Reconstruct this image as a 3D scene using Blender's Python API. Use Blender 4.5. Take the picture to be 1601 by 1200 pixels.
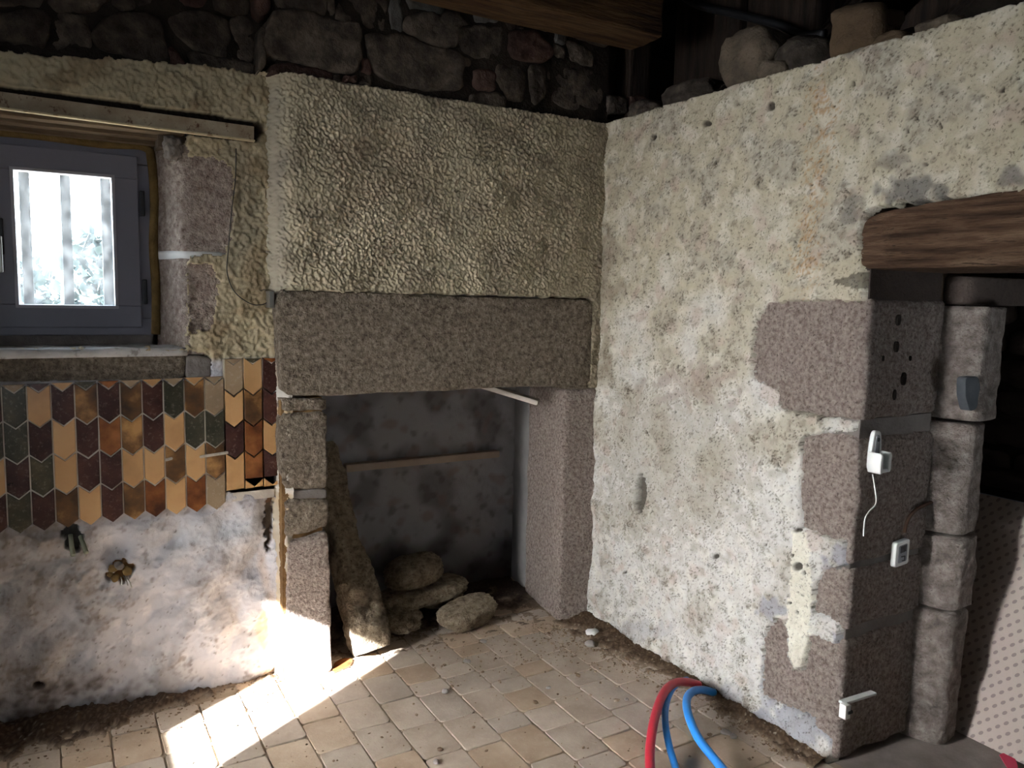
import bpy, bmesh, math, random
import numpy as np
from mathutils import Vector, Matrix, noise as mnoise

for o in list(bpy.data.objects): bpy.data.objects.remove(o, do_unlink=True)
scn = bpy.context.scene
C = scn.collection
rnd = random.Random(7)

# ------------------------------------------------------------------ camera
F = 1236.33
CAM = np.array([-2.1595, -2.9416, 1.5])
R_ = np.array([0.86614432, -0.49929235, 0.02238696])
U_ = np.array([0.03594054, 0.10689894, 0.9936201])
W_ = np.array([0.49850005, 0.8598138, -0.11053474])
cd = bpy.data.cameras.new('camera'); cam = bpy.data.objects.new('camera', cd); C.objects.link(cam)
cd.sensor_fit = 'HORIZONTAL'; cd.sensor_width = 36.0; cd.lens = F/1601*36.0; cd.clip_start = 0.05
cam.matrix_world = Matrix(((R_[0], U_[0], -W_[0], CAM[0]), (R_[1], U_[1], -W_[1], CAM[1]), (R_[2], U_[2], -W_[2], CAM[2]), (0, 0, 0, 1)))
scn.camera = cam

# ------------------------------------------------------------------ light
world = bpy.data.worlds.new('world'); scn.world = world; world.use_nodes = True
bg = world.node_tree.nodes['Background']
bg.inputs[0].default_value = (0.82, 0.91, 1.0, 1); bg.inputs[1].default_value = 13.0
SUN = Vector((0.855, 0.52, -0.5)).normalized()
sl = bpy.data.lights.new('sun', 'SUN'); sl.energy = 190; sl.angle = math.radians(0.6); sl.color = (0.92, 0.96, 1.0)
so = bpy.data.objects.new('sun', sl); C.objects.link(so)
so.rotation_euler = SUN.to_track_quat('-Z', 'Y').to_euler(); so.location = (-8, -6, 6)
# the left wall (out of the picture) has a small window that lets the sun in and a half door that lets the sky in
WY0, WY1, WZ0, WZ1, WXO, WXI = -2.014, -1.681, 1.457, 1.98, -4.35, -4.05
DY0, DY1, DZ0, DZ1 = -1.36, -.98, .70, 2.0
al = bpy.data.lights.new('door_daylight', 'AREA'); al.shape = 'RECTANGLE'; al.size = DY1-DY0-.02; al.size_y = 1.1
al.energy = 47; al.spread = math.radians(80); al.color = (0.975, 0.985, 1.0)
ao = bpy.data.objects.new('door_daylight', al); C.objects.link(ao)
ao.location = (WXO+.08, (DY0+DY1)/2, 1.38); ao.rotation_euler = Vector((4.32, .25, -1.42)).to_track_quat('-Z', 'Y').to_euler()   # the sky stands above: more light comes down than up
vs = scn.view_settings
vs.view_transform = 'Standard'; vs.look = 'None'; vs.gamma = 1; vs.use_curve_mapping = False; vs.exposure = 0.0

# ------------------------------------------------------------------ pixel helpers
def ray(x, y): return W_ + R_*(x-800.5)/F - U_*(y-600)/F
def on(x, y, ax, v):
    d = ray(x, y); i = 'xyz'.index(ax); return CAM + d*((v-CAM[i])/d[i])
def proj(P):
    d = P-CAM; z = d@W_
    return 800.5+F*(d@R_)/z, 600-F*(d@U_)/z
class Frame:      # a plane: origin, U, V, N with UxV=N
    def __init__(s, o, u, v):
        s.o = np.array(o, float); s.u = np.array(u, float); s.v = np.array(v, float); s.n = np.cross(s.u, s.v)
    def uv(s, px, py):
        d = ray(px, py); t = ((s.o-CAM)@s.n)/(d@s.n); P = CAM+d*t-s.o
        return (P@s.u, P@s.v)
    def pt(s, a, b, c=0.0): return s.o+s.u*a+s.v*b+s.n*c
    def poly(s, pts): return [s.uv(*q) for q in pts]
BACK = Frame((0, 0, 0), (1, 0, 0), (0, 0, 1))
WINW = Frame((0, .08, 0), (1, 0, 0), (0, 0, 1))
RIGHT = Frame((0, 0, 0), (0, -1, 0), (0, 0, 1))
FLOOR = Frame((0, 0, 0), (1, 0, 0), (0, 1, 0))
REV = Frame((0, -1.378, 0), (1, 0, 0), (0, 0, 1))

# ------------------------------------------------------------------ materials
def lin(r, g, b):
    f = lambda c: (c/255/12.92) if c/255 <= .04045 else ((c/255+.055)/1.055)**2.4
    return (f(r), f(g), f(b), 1)
MATS = {}
def mat(name, cols, scale=6, rough=.9, bump=.3, bscale=60, bdist=.01, speck=None, attr=False, spec=.3, stretch=None, metal=0, objrand=0, detail=8):
    """cols: 2-3 srgb colours mixed by noise; speck=(colour, scale, amount) fine flecks; attr: multiply by colour attribute 'tint'"""
    if name in MATS: return MATS[name]
    m = bpy.data.materials.new(name); m.use_nodes = True; nt = m.node_tree; N = nt.nodes; L = nt.links
    b = N['Principled BSDF']; b.inputs['Roughness'].default_value = rough; b.inputs['Specular IOR Level'].default_value = spec; b.inputs['Metallic'].default_value = metal
    tc = N.new('ShaderNodeTexCoord'); src = tc.outputs['Object']
    oi = N.new('ShaderNodeObjectInfo')
    ad = N.new('ShaderNodeVectorMath'); ad.operation = 'MULTIPLY_ADD'
    L.new(oi.outputs['Random'], ad.inputs[0]); ad.inputs[1].default_value = (37, 53, 71); L.new(src, ad.inputs[2]); vec = ad.outputs[0]
    if stretch:
        mp = N.new('ShaderNodeMapping'); mp.inputs['Scale'].default_value = stretch; L.new(vec, mp.inputs[0]); vec = mp.outputs[0]
    def noise(s, d=detail, r=.6):
        n = N.new('ShaderNodeTexNoise'); n.inputs['Scale'].default_value = s; n.inputs['Detail'].default_value = d; n.inputs['Roughness'].default_value = r
        L.new(vec, n.inputs['Vector']); return n
    n1 = noise(scale); rp = N.new('ShaderNodeValToRGB'); L.new(n1.outputs['Fac'], rp.inputs[0])
    e = rp.color_ramp.elements
    k = len(cols)
    e[0].position = .32; e[0].color = lin(*cols[0]); e[1].position = .68; e[1].color = lin(*cols[-1])
    for i in range(1, k-1):
        q = e.new(.32+.36*i/(k-1)); q.color = lin(*cols[i])
    col = rp.outputs[0]
    if speck:
        n2 = noise(speck[1], 3, .7); r2 = N.new('ShaderNodeValToRGB'); L.new(n2.outputs['Fac'], r2.inputs[0])
        r2.color_ramp.elements[0].position = .56; r2.color_ramp.elements[0].color = (0, 0, 0, 1); r2.color_ramp.elements[1].position = .68; r2.color_ramp.elements[1].color = (speck[2],)*3+(1,)
        mx = N.new('ShaderNodeMix'); mx.data_type = 'RGBA'; L.new(r2.outputs[0], mx.inputs[0]); L.new(col, mx.inputs[6]); mx.inputs[7].default_value = lin(*speck[0]); col = mx.outputs[2]
    if attr:
        at = N.new('ShaderNodeAttribute'); at.attribute_name = 'tint'
        mu = N.new('ShaderNodeMix'); mu.data_type = 'RGBA'; mu.blend_type = 'MULTIPLY'; mu.inputs[0].default_value = 1
        L.new(col, mu.inputs[6]); L.new(at.outputs['Color'], mu.inputs[7]); col = mu.outputs[2]
    if objrand:
        hs = N.new('ShaderNodeHueSaturation'); mr = N.new('ShaderNodeMapRange'); mr.inputs[3].default_value = 1-objrand; mr.inputs[4].default_value = 1+objrand
        L.new(oi.outputs['Random'], mr.inputs[0]); L.new(mr.outputs[0], hs.inputs['Value']); L.new(col, hs.inputs['Color']); col = hs.outputs[0]
    L.new(col, b.inputs['Base Color'])
    if bump:
        n3 = noise(bscale, 6, .65); bp = N.new('ShaderNodeBump'); bp.inputs['Strength'].default_value = bump; bp.inputs['Distance'].default_value = bdist
        L.new(n3.outputs['Fac'], bp.inputs['Height']); L.new(bp.outputs[0], b.inputs['Normal'])
    MATS[name] = m; return m
def plain(name, c, rough=.5, spec=.5, metal=0):
    if name in MATS: return MATS[name]
    return mat(name, [c, tuple(min(255, int(v*1.08)+1) for v in c)], 8, rough, .05, 40, .002, spec=spec, metal=metal)

M_PLAST = mat('attribute_plaster', [(250, 250, 250), (255, 255, 255)], 8, .95, .35, 160, .006, attr=True, spec=.15)
M_PLASTR = mat('attribute_plaster_flecked', [(236, 234, 230), (255, 255, 255)], 30, .95, .8, 120, .008, ((100, 92, 82), 85, .65), attr=True, spec=.15)
M_GRAN = mat('granite', [(100, 88, 76), (136, 124, 109), (166, 154, 137)], 58, .95, 1, 42, .055, ((80, 68, 58), 90, .85), spec=.15)
M_GRANY = mat('granite_ochre', [(106, 92, 76), (148, 133, 112), (172, 158, 136)], 34, .95, 1, 38, .055, ((92, 76, 62), 90, .8), spec=.15)
M_GRANP = mat('granite_pink', [(128, 113, 105), (166, 151, 142), (192, 179, 167)], 75, .95, 1, 55, .04, ((92, 80, 74), 110, .85), spec=.15)
M_SOOT = mat('sooty_rubble', [(50, 44, 39), (74, 66, 59), (100, 90, 79)], 16, .95, .8, 45, .015, ((84, 76, 68), 60, .25), spec=.15, objrand=.3)
M_SOOTR = mat('sooty_red_rubble', [(54, 42, 38), (76, 58, 52), (92, 74, 66)], 8, .95, .8, 45, .015, spec=.15, objrand=.3)
M_SMORT = mat('grey_lump_mortar', [(74, 72, 68), (104, 102, 98)], 10, .95, .8, 60, .01, spec=.15)
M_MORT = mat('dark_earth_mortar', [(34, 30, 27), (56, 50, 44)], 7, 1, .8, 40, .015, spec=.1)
M_CORE = mat('masonry_core', [(96, 84, 72), (120, 106, 92)], 5, 1, .6, 40, .01, spec=.1)
M_GREYM = mat('grey_mortar', [(104, 97, 92), (130, 123, 117)], 9, .95, .6, 60, .008, spec=.15)
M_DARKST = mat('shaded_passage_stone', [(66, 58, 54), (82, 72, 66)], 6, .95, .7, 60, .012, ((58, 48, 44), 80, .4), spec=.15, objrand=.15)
M_TIMB = mat('old_timber', [(58, 42, 32), (96, 74, 58), (138, 114, 92)], 5, .9, 1, 7, .04, ((52, 38, 30), 10, .8), stretch=(11, .7, 11), spec=.15)
M_TIMBX = mat('old_timber_along', [(56, 40, 28), (86, 64, 42), (108, 84, 58)], 5, .9, 1, 8, .03, stretch=(.9, 9, 9), spec=.2)
M_TIMBZ = mat('old_timber_upright', [(28, 22, 19), (44, 35, 29), (58, 47, 38)], 4, .85, .8, 9, .02, stretch=(8, 8, .9), spec=.2)
M_BOARD = mat('pale_board', [(168, 158, 146), (198, 188, 176)], 5, .85, .4, 14, .006, ((110, 98, 86), 30, .5), spec=.2)
M_BOARDD = mat('dusty_board', [(150, 132, 116), (176, 158, 140)], 5, .85, .4, 14, .006, spec=.2)
M_HEADW = mat('window_head_board', [(92, 76, 60), (124, 106, 86)], 4, .9, .5, 10, .008, stretch=(1.2, 8, 8), spec=.15)
M_FRAME = mat('plum_grey_frame', [(112, 110, 120), (118, 116, 126)], 5, .45, .05, 60, .002, spec=.4)
M_BLACK = plain('black_plastic', (22, 22, 24), .5)
M_WHITE = plain('white_plastic', (226, 226, 222), .45)
M_GREYP = plain('grey_plastic', (132, 134, 138), .5)
M_RED = plain('red_conduit', (176, 40, 58), .45)
M_BLUE = plain('blue_conduit', (42, 128, 206), .42)
M_PINK = plain('crimson_film', (186, 36, 76), .5)
M_METAL = plain('dull_metal', (150, 148, 140), .4, metal=.8)
M_FOAM = mat('yellow_foam', [(92, 74, 46), (132, 108, 68)], 12, .95, .8, 40, .01, spec=.15)
M_RAIL = mat('rusty_cream_rail', [(140, 122, 100), (176, 162, 138)], 12, .75, .4, 60, .003, ((84, 50, 28), 34, .95), spec=.25)
M_EARTH = mat('loose_earth', [(58, 44, 34), (92, 74, 58), (112, 94, 76)], 14, 1, .9, 60, .01, ((150, 138, 124), 90, .5), spec=.1)
M_OCHRE = mat('ochre_earth', [(92, 68, 44), (134, 106, 72)], 14, 1, .9, 50, .01, spec=.1)
M_GROUT = mat('floor_grout', [(136, 120, 102), (164, 150, 132)], 9, .95, .5, 90, .006, spec=.15)
M_PAV = mat('clay_paver', [(152, 136, 120), (170, 154, 138), (184, 170, 154)], 5, .62, .35, 70, .004, ((196, 182, 160), 60, .25), spec=.25, objrand=.06)
M_PAVB = mat('clay_paver_grey', [(150, 136, 122), (168, 154, 140), (182, 169, 155)], 4, .66, .35, 70, .004, ((196, 182, 160), 60, .3), spec=.25, objrand=.06)
M_PAVC = mat('clay_paver_warm', [(154, 132, 110), (171, 150, 128), (184, 165, 143)], 5, .6, .35, 70, .004, ((196, 182, 160), 60, .2), spec=.25, objrand=.06)
M_THRESH = mat('stone_threshold', [(120, 110, 102), (148, 138, 130)], 6, .95, .5, 60, .008, spec=.15)
M_SOOTW = mat('sooted_fireback', [(66, 62, 60), (104, 98, 94), (124, 118, 112)], 3.5, .95, .3, 50, .006, ((44, 40, 38), 9, .5), spec=.15)
M_CEM = mat('cement_render', [(112, 110, 110), (142, 138, 136)], 4, .95, .4, 50, .006, spec=.15)
M_CEIL = mat('dark_ceiling', [(22, 18, 16), (38, 32, 28)], 3, .95, .4, 20, .01, spec=.1)
M_EMBR = mat('limewashed_side_wall', [(112, 106, 98), (132, 126, 118)], 3, .95, .3, 30, .01, spec=.15)
TILEM = {
 't': mat('tile_tan', [(162, 122, 80), (184, 144, 98), (190, 154, 110)], 5, .28, .05, 30, .002, spec=.5, objrand=.08),
 'p': mat('tile_aubergine', [(48, 28, 24), (62, 38, 34), (80, 50, 42)], 12, .22, .05, 30, .002, ((150, 130, 120), 90, .25), spec=.55, objrand=.1),
 'g': mat('tile_bottle_green', [(44, 42, 32), (58, 56, 44), (80, 72, 54)], 12, .25, .05, 30, .002, ((170, 160, 146), 90, .25), spec=.5, objrand=.1),
 'o': mat('tile_orange_brown', [(60, 32, 22), (112, 66, 36), (150, 98, 56)], 9, .25, .05, 30, .002, spec=.5, objrand=.08),
 'm': mat('tile_flashed', [(52, 38, 30), (96, 68, 42), (170, 128, 80)], 9, .25, .05, 30, .002, spec=.5, objrand=.08),
 'y': mat('tile_greyed_tan', [(128, 108, 84), (150, 130, 104)], 9, .4, .05, 30, .002, ((190, 180, 170), 80, .3), spec=.4, objrand=.08)}

# ------------------------------------------------------------------ object helpers
def child(o, parent):
    o.parent = parent; o.matrix_parent_inverse = Matrix.Translation(-parent.location)
def empty(name, loc): 
    o = bpy.data.objects.new(name, None); C.objects.link(o); o.location = loc; o.empty_display_size = .05; return o
def tag(o, label, cat, group=None):
    o['label'] = label; o['category'] = cat
    if group: o['group'] = group
    return o
def struct(o, label=None):
    o['kind'] = 'structure'
    if label: o['label'] = label
    return o
def link(name, me, parent=None, loc=(0, 0, 0)):
    o = bpy.data.objects.new(name, me); C.objects.link(o); o.location = loc
    if parent is not None: child(o, parent)
    return o
def mesh_np(name, V, Fc, m, smooth=True):
    me = bpy.data.meshes.new(name); V = np.asarray(V, np.float32)
    if isinstance(Fc, np.ndarray):
        k = Fc.shape[1]; me.vertices.add(len(V)); me.vertices.foreach_set('co', V.ravel())
        me.loops.add(Fc.size); me.loops.foreach_set('vertex_index', Fc.astype(np.int32).ravel())
        me.polygons.add(len(Fc)); me.polygons.foreach_set('loop_start', np.arange(0, Fc.size, k, dtype=np.int32))
        me.update(calc_edges=True)
    else:
        me.from_pydata(V.tolist(), [], Fc)
    me.polygons.foreach_set('use_smooth', np.full(len(me.polygons), smooth)); me.materials.append(m); me.update(); return me
def centre(V):
    V = np.asarray(V); c = (V.min(0)+V.max(0))/2; return V-c, c

def boxes(name, bl, m, parent=None, bevel=0, loc=None):
    """bl: list of (x0,x1,y0,y1,z0,z1) joined as one mesh"""
    V, Fs = [], []
    for (x0, x1, y0, y1, z0, z1) in bl:
        k = len(V)
        V += [(x0, y0, z0), (x1, y0, z0), (x1, y1, z0), (x0, y1, z0), (x0, y0, z1), (x1, y0, z1), (x1, y1, z1), (x0, y1, z1)]
        Fs += [[k+i for i in f] for f in ((0, 3, 2, 1), (4, 5, 6, 7), (0, 1, 5, 4), (1, 2, 6, 5), (2, 3, 7, 6), (3, 0, 4, 7))]
    V, c = centre(V)
    me = mesh_np(name, V, Fs, m, False)
    if bevel:
        bm = bmesh.new(); bm.from_mesh(me); bmesh.ops.bevel(bm, geom=list(bm.edges), offset=bevel, segments=2, affect='EDGES', profile=.6); bm.to_mesh(me); bm.free()
    return link(name, me, parent, c)

def chaikin(P, it=1, q=.25):
    P = np.asarray(P, float)
    for _ in range(it):
        Qn = np.roll(P, -1, 0); P = np.stack([P*(1-q)+Qn*q, P*q+Qn*(1-q)], 1).reshape(-1, 2)
    return P
def resample(P, n):
    P = np.vstack([P, P[:1]]); d = np.r_[0, np.cumsum(np.linalg.norm(np.diff(P, axis=0), axis=1))]
    t = np.linspace(0, d[-1], n, endpoint=False)
    return np.stack([np.interp(t, d, P[:, 0]), np.interp(t, d, P[:, 1])], 1)
def stone(name, poly, fr, m, parent=None, depth=.1, w=0.0, bev=.015, rough=.004, n=40, fq=9, seed=0, rnding=2, q=.12, rings=6, sides=1, bulge=0.0, smooth=True, edge=None):
    """block with traced face on a plane: worn rounded arris, uneven face, real depth behind"""
    P = np.asarray(poly, float)
    area = .5*np.sum(P[:, 0]*np.roll(P[:, 1], -1)-np.roll(P[:, 0], -1)*P[:, 1])
    if area < 0: P = P[::-1]
    P = resample(chaikin(P, rnding, q) if rnding else P, n)
    c = P.mean(0); D = P-c; Rm = np.linalg.norm(D, axis=1)
    off = Vector((seed*3.7, seed*1.9, seed*5.3))
    L = []
    for i in range(sides): L.append((1.0, -depth+(depth-bev)*i/sides))
    L.append((1.0, -bev))
    for a in (30, 60, 90):
        a = math.radians(a); L.append((('in', bev*(1-math.cos(a))), -bev*(1-math.sin(a))))
    for k in range(1, rings): L.append((('f', k/rings), 0))
    V = []; er = rough if edge is None else edge
    def put(uv, wv, amp):
        p = Vector((uv[0]*fq, uv[1]*fq, wv*fq))+off
        dn = mnoise.fractal(p, 1.0, 2.0, 4)
        V.append(fr.pt(uv[0], uv[1], w+wv+dn*amp))
    for s, wv in L:
        for i in range(n):
            if s == 1.0: f = 1.0
            elif s[0] == 'in': f = 1-s[1]/max(Rm[i], 1e-4)
            else:
                f0 = 1-bev/max(Rm[i], 1e-4); f = f0*(1-s[1])
            uv = c+D[i]*f
            if s == 1.0 or s[0] == 'in':
                p = Vector((uv[0]*fq*1.5, uv[1]*fq*1.5, wv*fq))+off
                uv = uv+D[i]/max(Rm[i], 1e-4)*mnoise.fractal(p, 1.0, 2.0, 3)*er
            bl = bulge*(1-f*f)
            put(uv, wv+bl, rough if wv > -bev*1.01 else 0)
    put(c, bulge, rough)
    k = len(L); Fs = []
    for a in range(k-1):
        for i in range(n):
            j = (i+1) % n; Fs.append((a*n+i, a*n+j, (a+1)*n+j, (a+1)*n+i))
    for i in range(n): Fs.append(((k-1)*n+i, (k-1)*n+(i+1) % n, k*n))
    Fs.append(tuple(reversed(range(n))))
    V, cc = centre(V)
    return link(name, mesh_np(name, V, Fs, m, smooth), parent, cc)

def tube(name, pts, r, m, parent=None, seg=10, steps=8):
    """smooth round hose through 3-D points (Catmull-Rom)"""
    P = [Vector(p) for p in pts]; Q = [P[0]*2-P[1]]+P+[P[-1]*2-P[-2]]; S = []
    for i in range(1, len(Q)-2):
        for k in range(steps):
            t = k/steps; a, b, c, d = Q[i-1], Q[i], Q[i+1], Q[i+2]
            S.append(.5*((2*b)+(c-a)*t+(2*a-5*b+4*c-d)*t*t+(3*b-a-3*c+d)*t**3))
    S.append(P[-1]); V, Fs = [], []
    up = None
    for i, p in enumerate(S):
        tg = (S[min(i+1, len(S)-1)]-S[max(i-1, 0)]).normalized()
        if up is None: up = tg.orthogonal().normalized()
        up = (up-tg*up.dot(tg)).normalized(); sd = tg.cross(up)
        for k in range(seg):
            a = 2*math.pi*k/seg; V.append(tuple(p+(up*math.cos(a)+sd*math.sin(a))*r))
    n = len(S)
    for i in range(n-1):
        for k in range(seg):
            j = (k+1) % seg; Fs.append((i*seg+k, i*seg+j, (i+1)*seg+j, (i+1)*seg+k))
    Fs.append(tuple(reversed(range(seg)))); Fs.append(tuple((n-1)*seg+k for k in range(seg)))
    V, c = centre(V); return link(name, mesh_np(name, V, Fs, m), parent, c)

def boulder(name, centre_, size, rot, m, seed, sub=4, amp=.12, power=2.6, freq=2.2, parent=None, bend=0.0, fine=.03):
    bm = bmesh.new(); bmesh.ops.create_icosphere(bm, subdivisions=sub, radius=1)
    off = Vector((seed*7.1, seed*3.3, seed*1.7)); M = Matrix.Rotation(rot[2], 3, 'Z') @ Matrix.Rotation(rot[1], 3, 'Y') @ Matrix.Rotation(rot[0], 3, 'X')
    for v in bm.verts:
        d = v.co.normalized(); k = (abs(d.x)**power+abs(d.y)**power+abs(d.z)**power)**(-1/power)
        f = k*(1+amp*mnoise.fractal(d*freq+off, 1.0, 2.0, 3)+fine*mnoise.fractal(d*9+off, 1.0, 2.0, 3))
        q = Vector((d.x*f*size[0]/2, d.y*f*size[1]/2, d.z*f*size[2]/2))
        if bend: q.z += bend*(d.x*f)**2*size[2]
        v.co = M @ q
    for f in bm.faces: f.smooth = True
    me = bpy.data.meshes.new(name); bm.to_mesh(me); bm.free(); me.materials.append(m)
    return link(name, me, parent, centre_)

# ------------------------------------------------------------------ height-field walls
def fnoise(nu, nv, res, wl, seed, bw=.6, aniso=None):
    """band-passed noise, unit variance; aniso=(angle, stretch): features run along angle"""
    rg = np.random.default_rng(seed); w = rg.standard_normal((nv, nu))
    fu = np.fft.fftfreq(nu, res)[None, :]; fv = np.fft.fftfreq(nv, res)[:, None]
    if aniso:
        a, s = aniso; c, sn = math.cos(a), math.sin(a); f = np.sqrt(((fu*c+fv*sn)*s)**2+(-fu*sn+fv*c)**2)
    else: f = np.sqrt(fu**2+fv**2)
    H = np.exp(-.5*(np.log(np.maximum(f, 1e-6)*wl)/bw)**2)
    r = np.fft.ifft2(np.fft.fft2(w)*H).real
    return r/r.std()
def inpoly(X, Y, P):
    r = np.zeros(X.shape, bool); n = len(P)
    for i in range(n):
        x0, y0 = P[i]; x1, y1 = P[(i+1) % n]
        if y0 == y1: continue
        c = ((y0 > Y) != (y1 > Y)) & (X < (x1-x0)*(Y-y0)/(y1-y0)+x0); r ^= c
    return r
def sm(x, a, b):
    t = np.clip((x-a)/(b-a), 0, 1); return t*t*(3-2*t)
def hfield(name, fr, u0, u1, v0, v1, res, fn, m, parent=None):
    """fn(Ug,Vg,X,Y,N) -> height, keep mask, rgb; X,Y photo pixels of the plane point; N(wl,seed,...) noise"""
    nu, nv = int((u1-u0)/res)+1, int((v1-v0)/res)+1
    ug, vg = np.meshgrid(np.linspace(u0, u1, nu), np.linspace(v0, v1, nv))
    P = fr.o+ug[..., None]*fr.u+vg[..., None]*fr.v
    X, Y = proj(P.reshape(-1, 3)); X = X.reshape(ug.shape); Y = Y.reshape(ug.shape)
    N = lambda wl, seed, bw=.6, aniso=None: fnoise(nu, nv, res, wl, seed, bw, aniso)
    h, keep, rgb = fn(ug, vg, X, Y, N)
    V = (P+h[..., None]*fr.n).reshape(-1, 3)
    idx = np.arange(nu*nv).reshape(nv, nu)
    q = np.stack([idx[:-1, :-1], idx[:-1, 1:], idx[1:, 1:], idx[1:, :-1]], -1).reshape(-1, 4)
    k = keep.reshape(-1); q = q[k[q].any(1)]
    used = np.unique(q); rm = np.full(nu*nv, -1); rm[used] = np.arange(len(used))
    V = V[used]; q = rm[q]; V, c = centre(V)
    me = mesh_np(name, V, q, m)
    at = me.color_attributes.new('tint', 'FLOAT_COLOR', 'POINT')
    cc = np.ones((len(used), 4), np.float32); cc[:, :3] = np.clip(rgb.reshape(-1, 3)[used], 0, 1); at.data.foreach_set('color', cc.ravel())
    return link(name, me, parent, c)
def L3(*c): return np.array(lin(*c)[:3])
def mixc(rgb, col, k): return rgb*(1-k[..., None])+np.asarray(col)*k[..., None]
def blob(X, Y, x, y, rx, ry, nz=0, ang=0):
    c, s = math.cos(math.radians(ang)), math.sin(math.radians(ang)); dx, dy = X-x, Y-y
    d = np.sqrt(((dx*c+dy*s)/rx)**2+((-dx*s+dy*c)/ry)**2)+nz
    return 1-sm(d, .6, 1.15)

# ================================================================== SETTING
# ---- floor
floor = struct(boxes('floor', [(-4.4, .3, -4.6, .75, -.12, -.0055)], M_GROUT), 'floor of clay pavers in staggered columns')
thr = struct(boxes('floor_passage', [(.0, 2.6, -3.2, 1.0, -.12, -.004)], M_THRESH), 'dusty grey stone floor of the passage'); thr.location.z -= .0005
thr.location.x += .02
# ---- back wall core
wall_back = struct(boxes('wall_back', [
    (-4.4, -2.40, .13, .35, 0, 2.95), (-2.40, -1.825, .13, .35, 0, 1.285), (-2.40, -1.825, .13, .35, 2.06, 2.95),
    (-1.825, -1.55, .13, .35, 0, 1.285), (-1.825, -1.55, .13, .35, 1.99, 2.95), (-1.70, -1.55, .13, .35, 1.28, 2.0), (-1.55, -1.36, .13, .80, 0, 2.95)], M_CORE), 'back wall with tiles, window and rubble top')
# ---- fireplace
fp = empty('fireplace', (-.72, .3, 0)); tag(fp, 'granite fireplace with plastered chimney breast in the corner of the room', 'fireplace')
boxes('flue_core', [(-1.36, .02, .62, .86, 0, 2.95), (-1.40, -1.30, .10, .64, 0, 2.95), (-1.36, -.0, .05, .34, 1.52, 2.95)], M_MORT, fp)
# ---- right wall core
wall_right = struct(boxes('wall_right', [(.045, .44, -1.352, .95, 0, 2.255), (.045, .44, -2.5, -1.352, 1.80, 2.255), (.0, .44, -4.6, -2.5, 0, 2.255)], M_CORE), 'right wall with flaking cream plaster')
# ---- rest of the shell and added light blockers, out of the picture
wl = struct(boxes('wall_left', [
    (WXO, WXI, -4.6, -2.16, 0, 2.95), (WXO, WXI, -2.16, -1.475, 0, WZ0-.2), (WXO, WXI, -2.16, -1.475, WZ1+.1, 2.95), (WXO, WXI, -1.475, DY0, 0, 2.95),
    (WXO, WXI, DY0, DY1, 0, DZ0), (WXO, WXI, DY0, DY1, DZ1, 2.95), (WXO, WXI, DY1, -.75, 0, 2.95), (WXO, -3.4, -.75, .6, 0, 2.95)], M_EMBR), 'thick side wall with a small window and a half door')  # last box added, jutting inward to cut door light off the window wall
struct(boxes('wall_sun_block', [(-5.6, WXO, -1.62, -1.5, -.3, 4.0)], M_EMBR))  # unseen wall added to keep the sun out of the half door
def splay(name):
    o = [(WXO, WY0, WZ0), (WXO, WY1, WZ0), (WXO, WY1, WZ1), (WXO, WY0, WZ1)]
    s = WXI-WXO; a = WY1+.608*s+.012; b = WY0-.1; zl = WZ0-.585*s-.02; zh = WZ1+.05
    i = [(WXI, b, zl), (WXI, a, zl), (WXI, a, zh), (WXI, b, zh)]
    e0 = [(WXO, -2.16, WZ0-.2), (WXO, -1.475, WZ0-.2), (WXO, -1.475, WZ1+.1), (WXO, -2.16, WZ1+.1)]; e1 = [(WXI,)+p[1:] for p in e0]
    V = o+i+e0+e1; Fs = []
    for k in range(4):
        j = (k+1) % 4
        Fs += [(k, j, 4+j, 4+k), (8+k, 8+j, j, k), (4+k, 4+j, 12+j, 12+k)]
    V, c = centre(V); return link(name, mesh_np(name, V, Fs, M_EMBR, False), wl, c)
splay('embrasure')
struct(boxes('wall_front', [(-4.4, -3.0, -4.9, -4.6, 0, 2.95), (-2.4, 2.6, -4.9, -4.6, 0, 2.95), (-3.0, -2.4, -4.9, -4.6, 0, 1.15), (-3.0, -2.4, -4.9, -4.6, 1.8, 2.95)], M_EMBR))  # unseen opening added as fill light for faces turned to the camera
struct(boxes('roof_sun_block', [(-6.5, 0, -7.2, -4.9, 2.15, 2.3)], M_EMBR))  # unseen slab added to keep the sun out of the front opening
struct(boxes('ceiling', [(-4.4, 2.6, -4.9, 1.2, 2.95, 3.1)], M_CEIL))
struct(boxes('wall_passage_end', [(1.25, 1.6, -4.6, 1.2, 0, 2.95)], M_MORT))
struct(boxes('wall_passage_back', [(.44, 1.3, .95, 1.2, 0, 2.95), (-.05, .5, .86, 1.2, 2.2, 2.95)], M_MORT))

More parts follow.
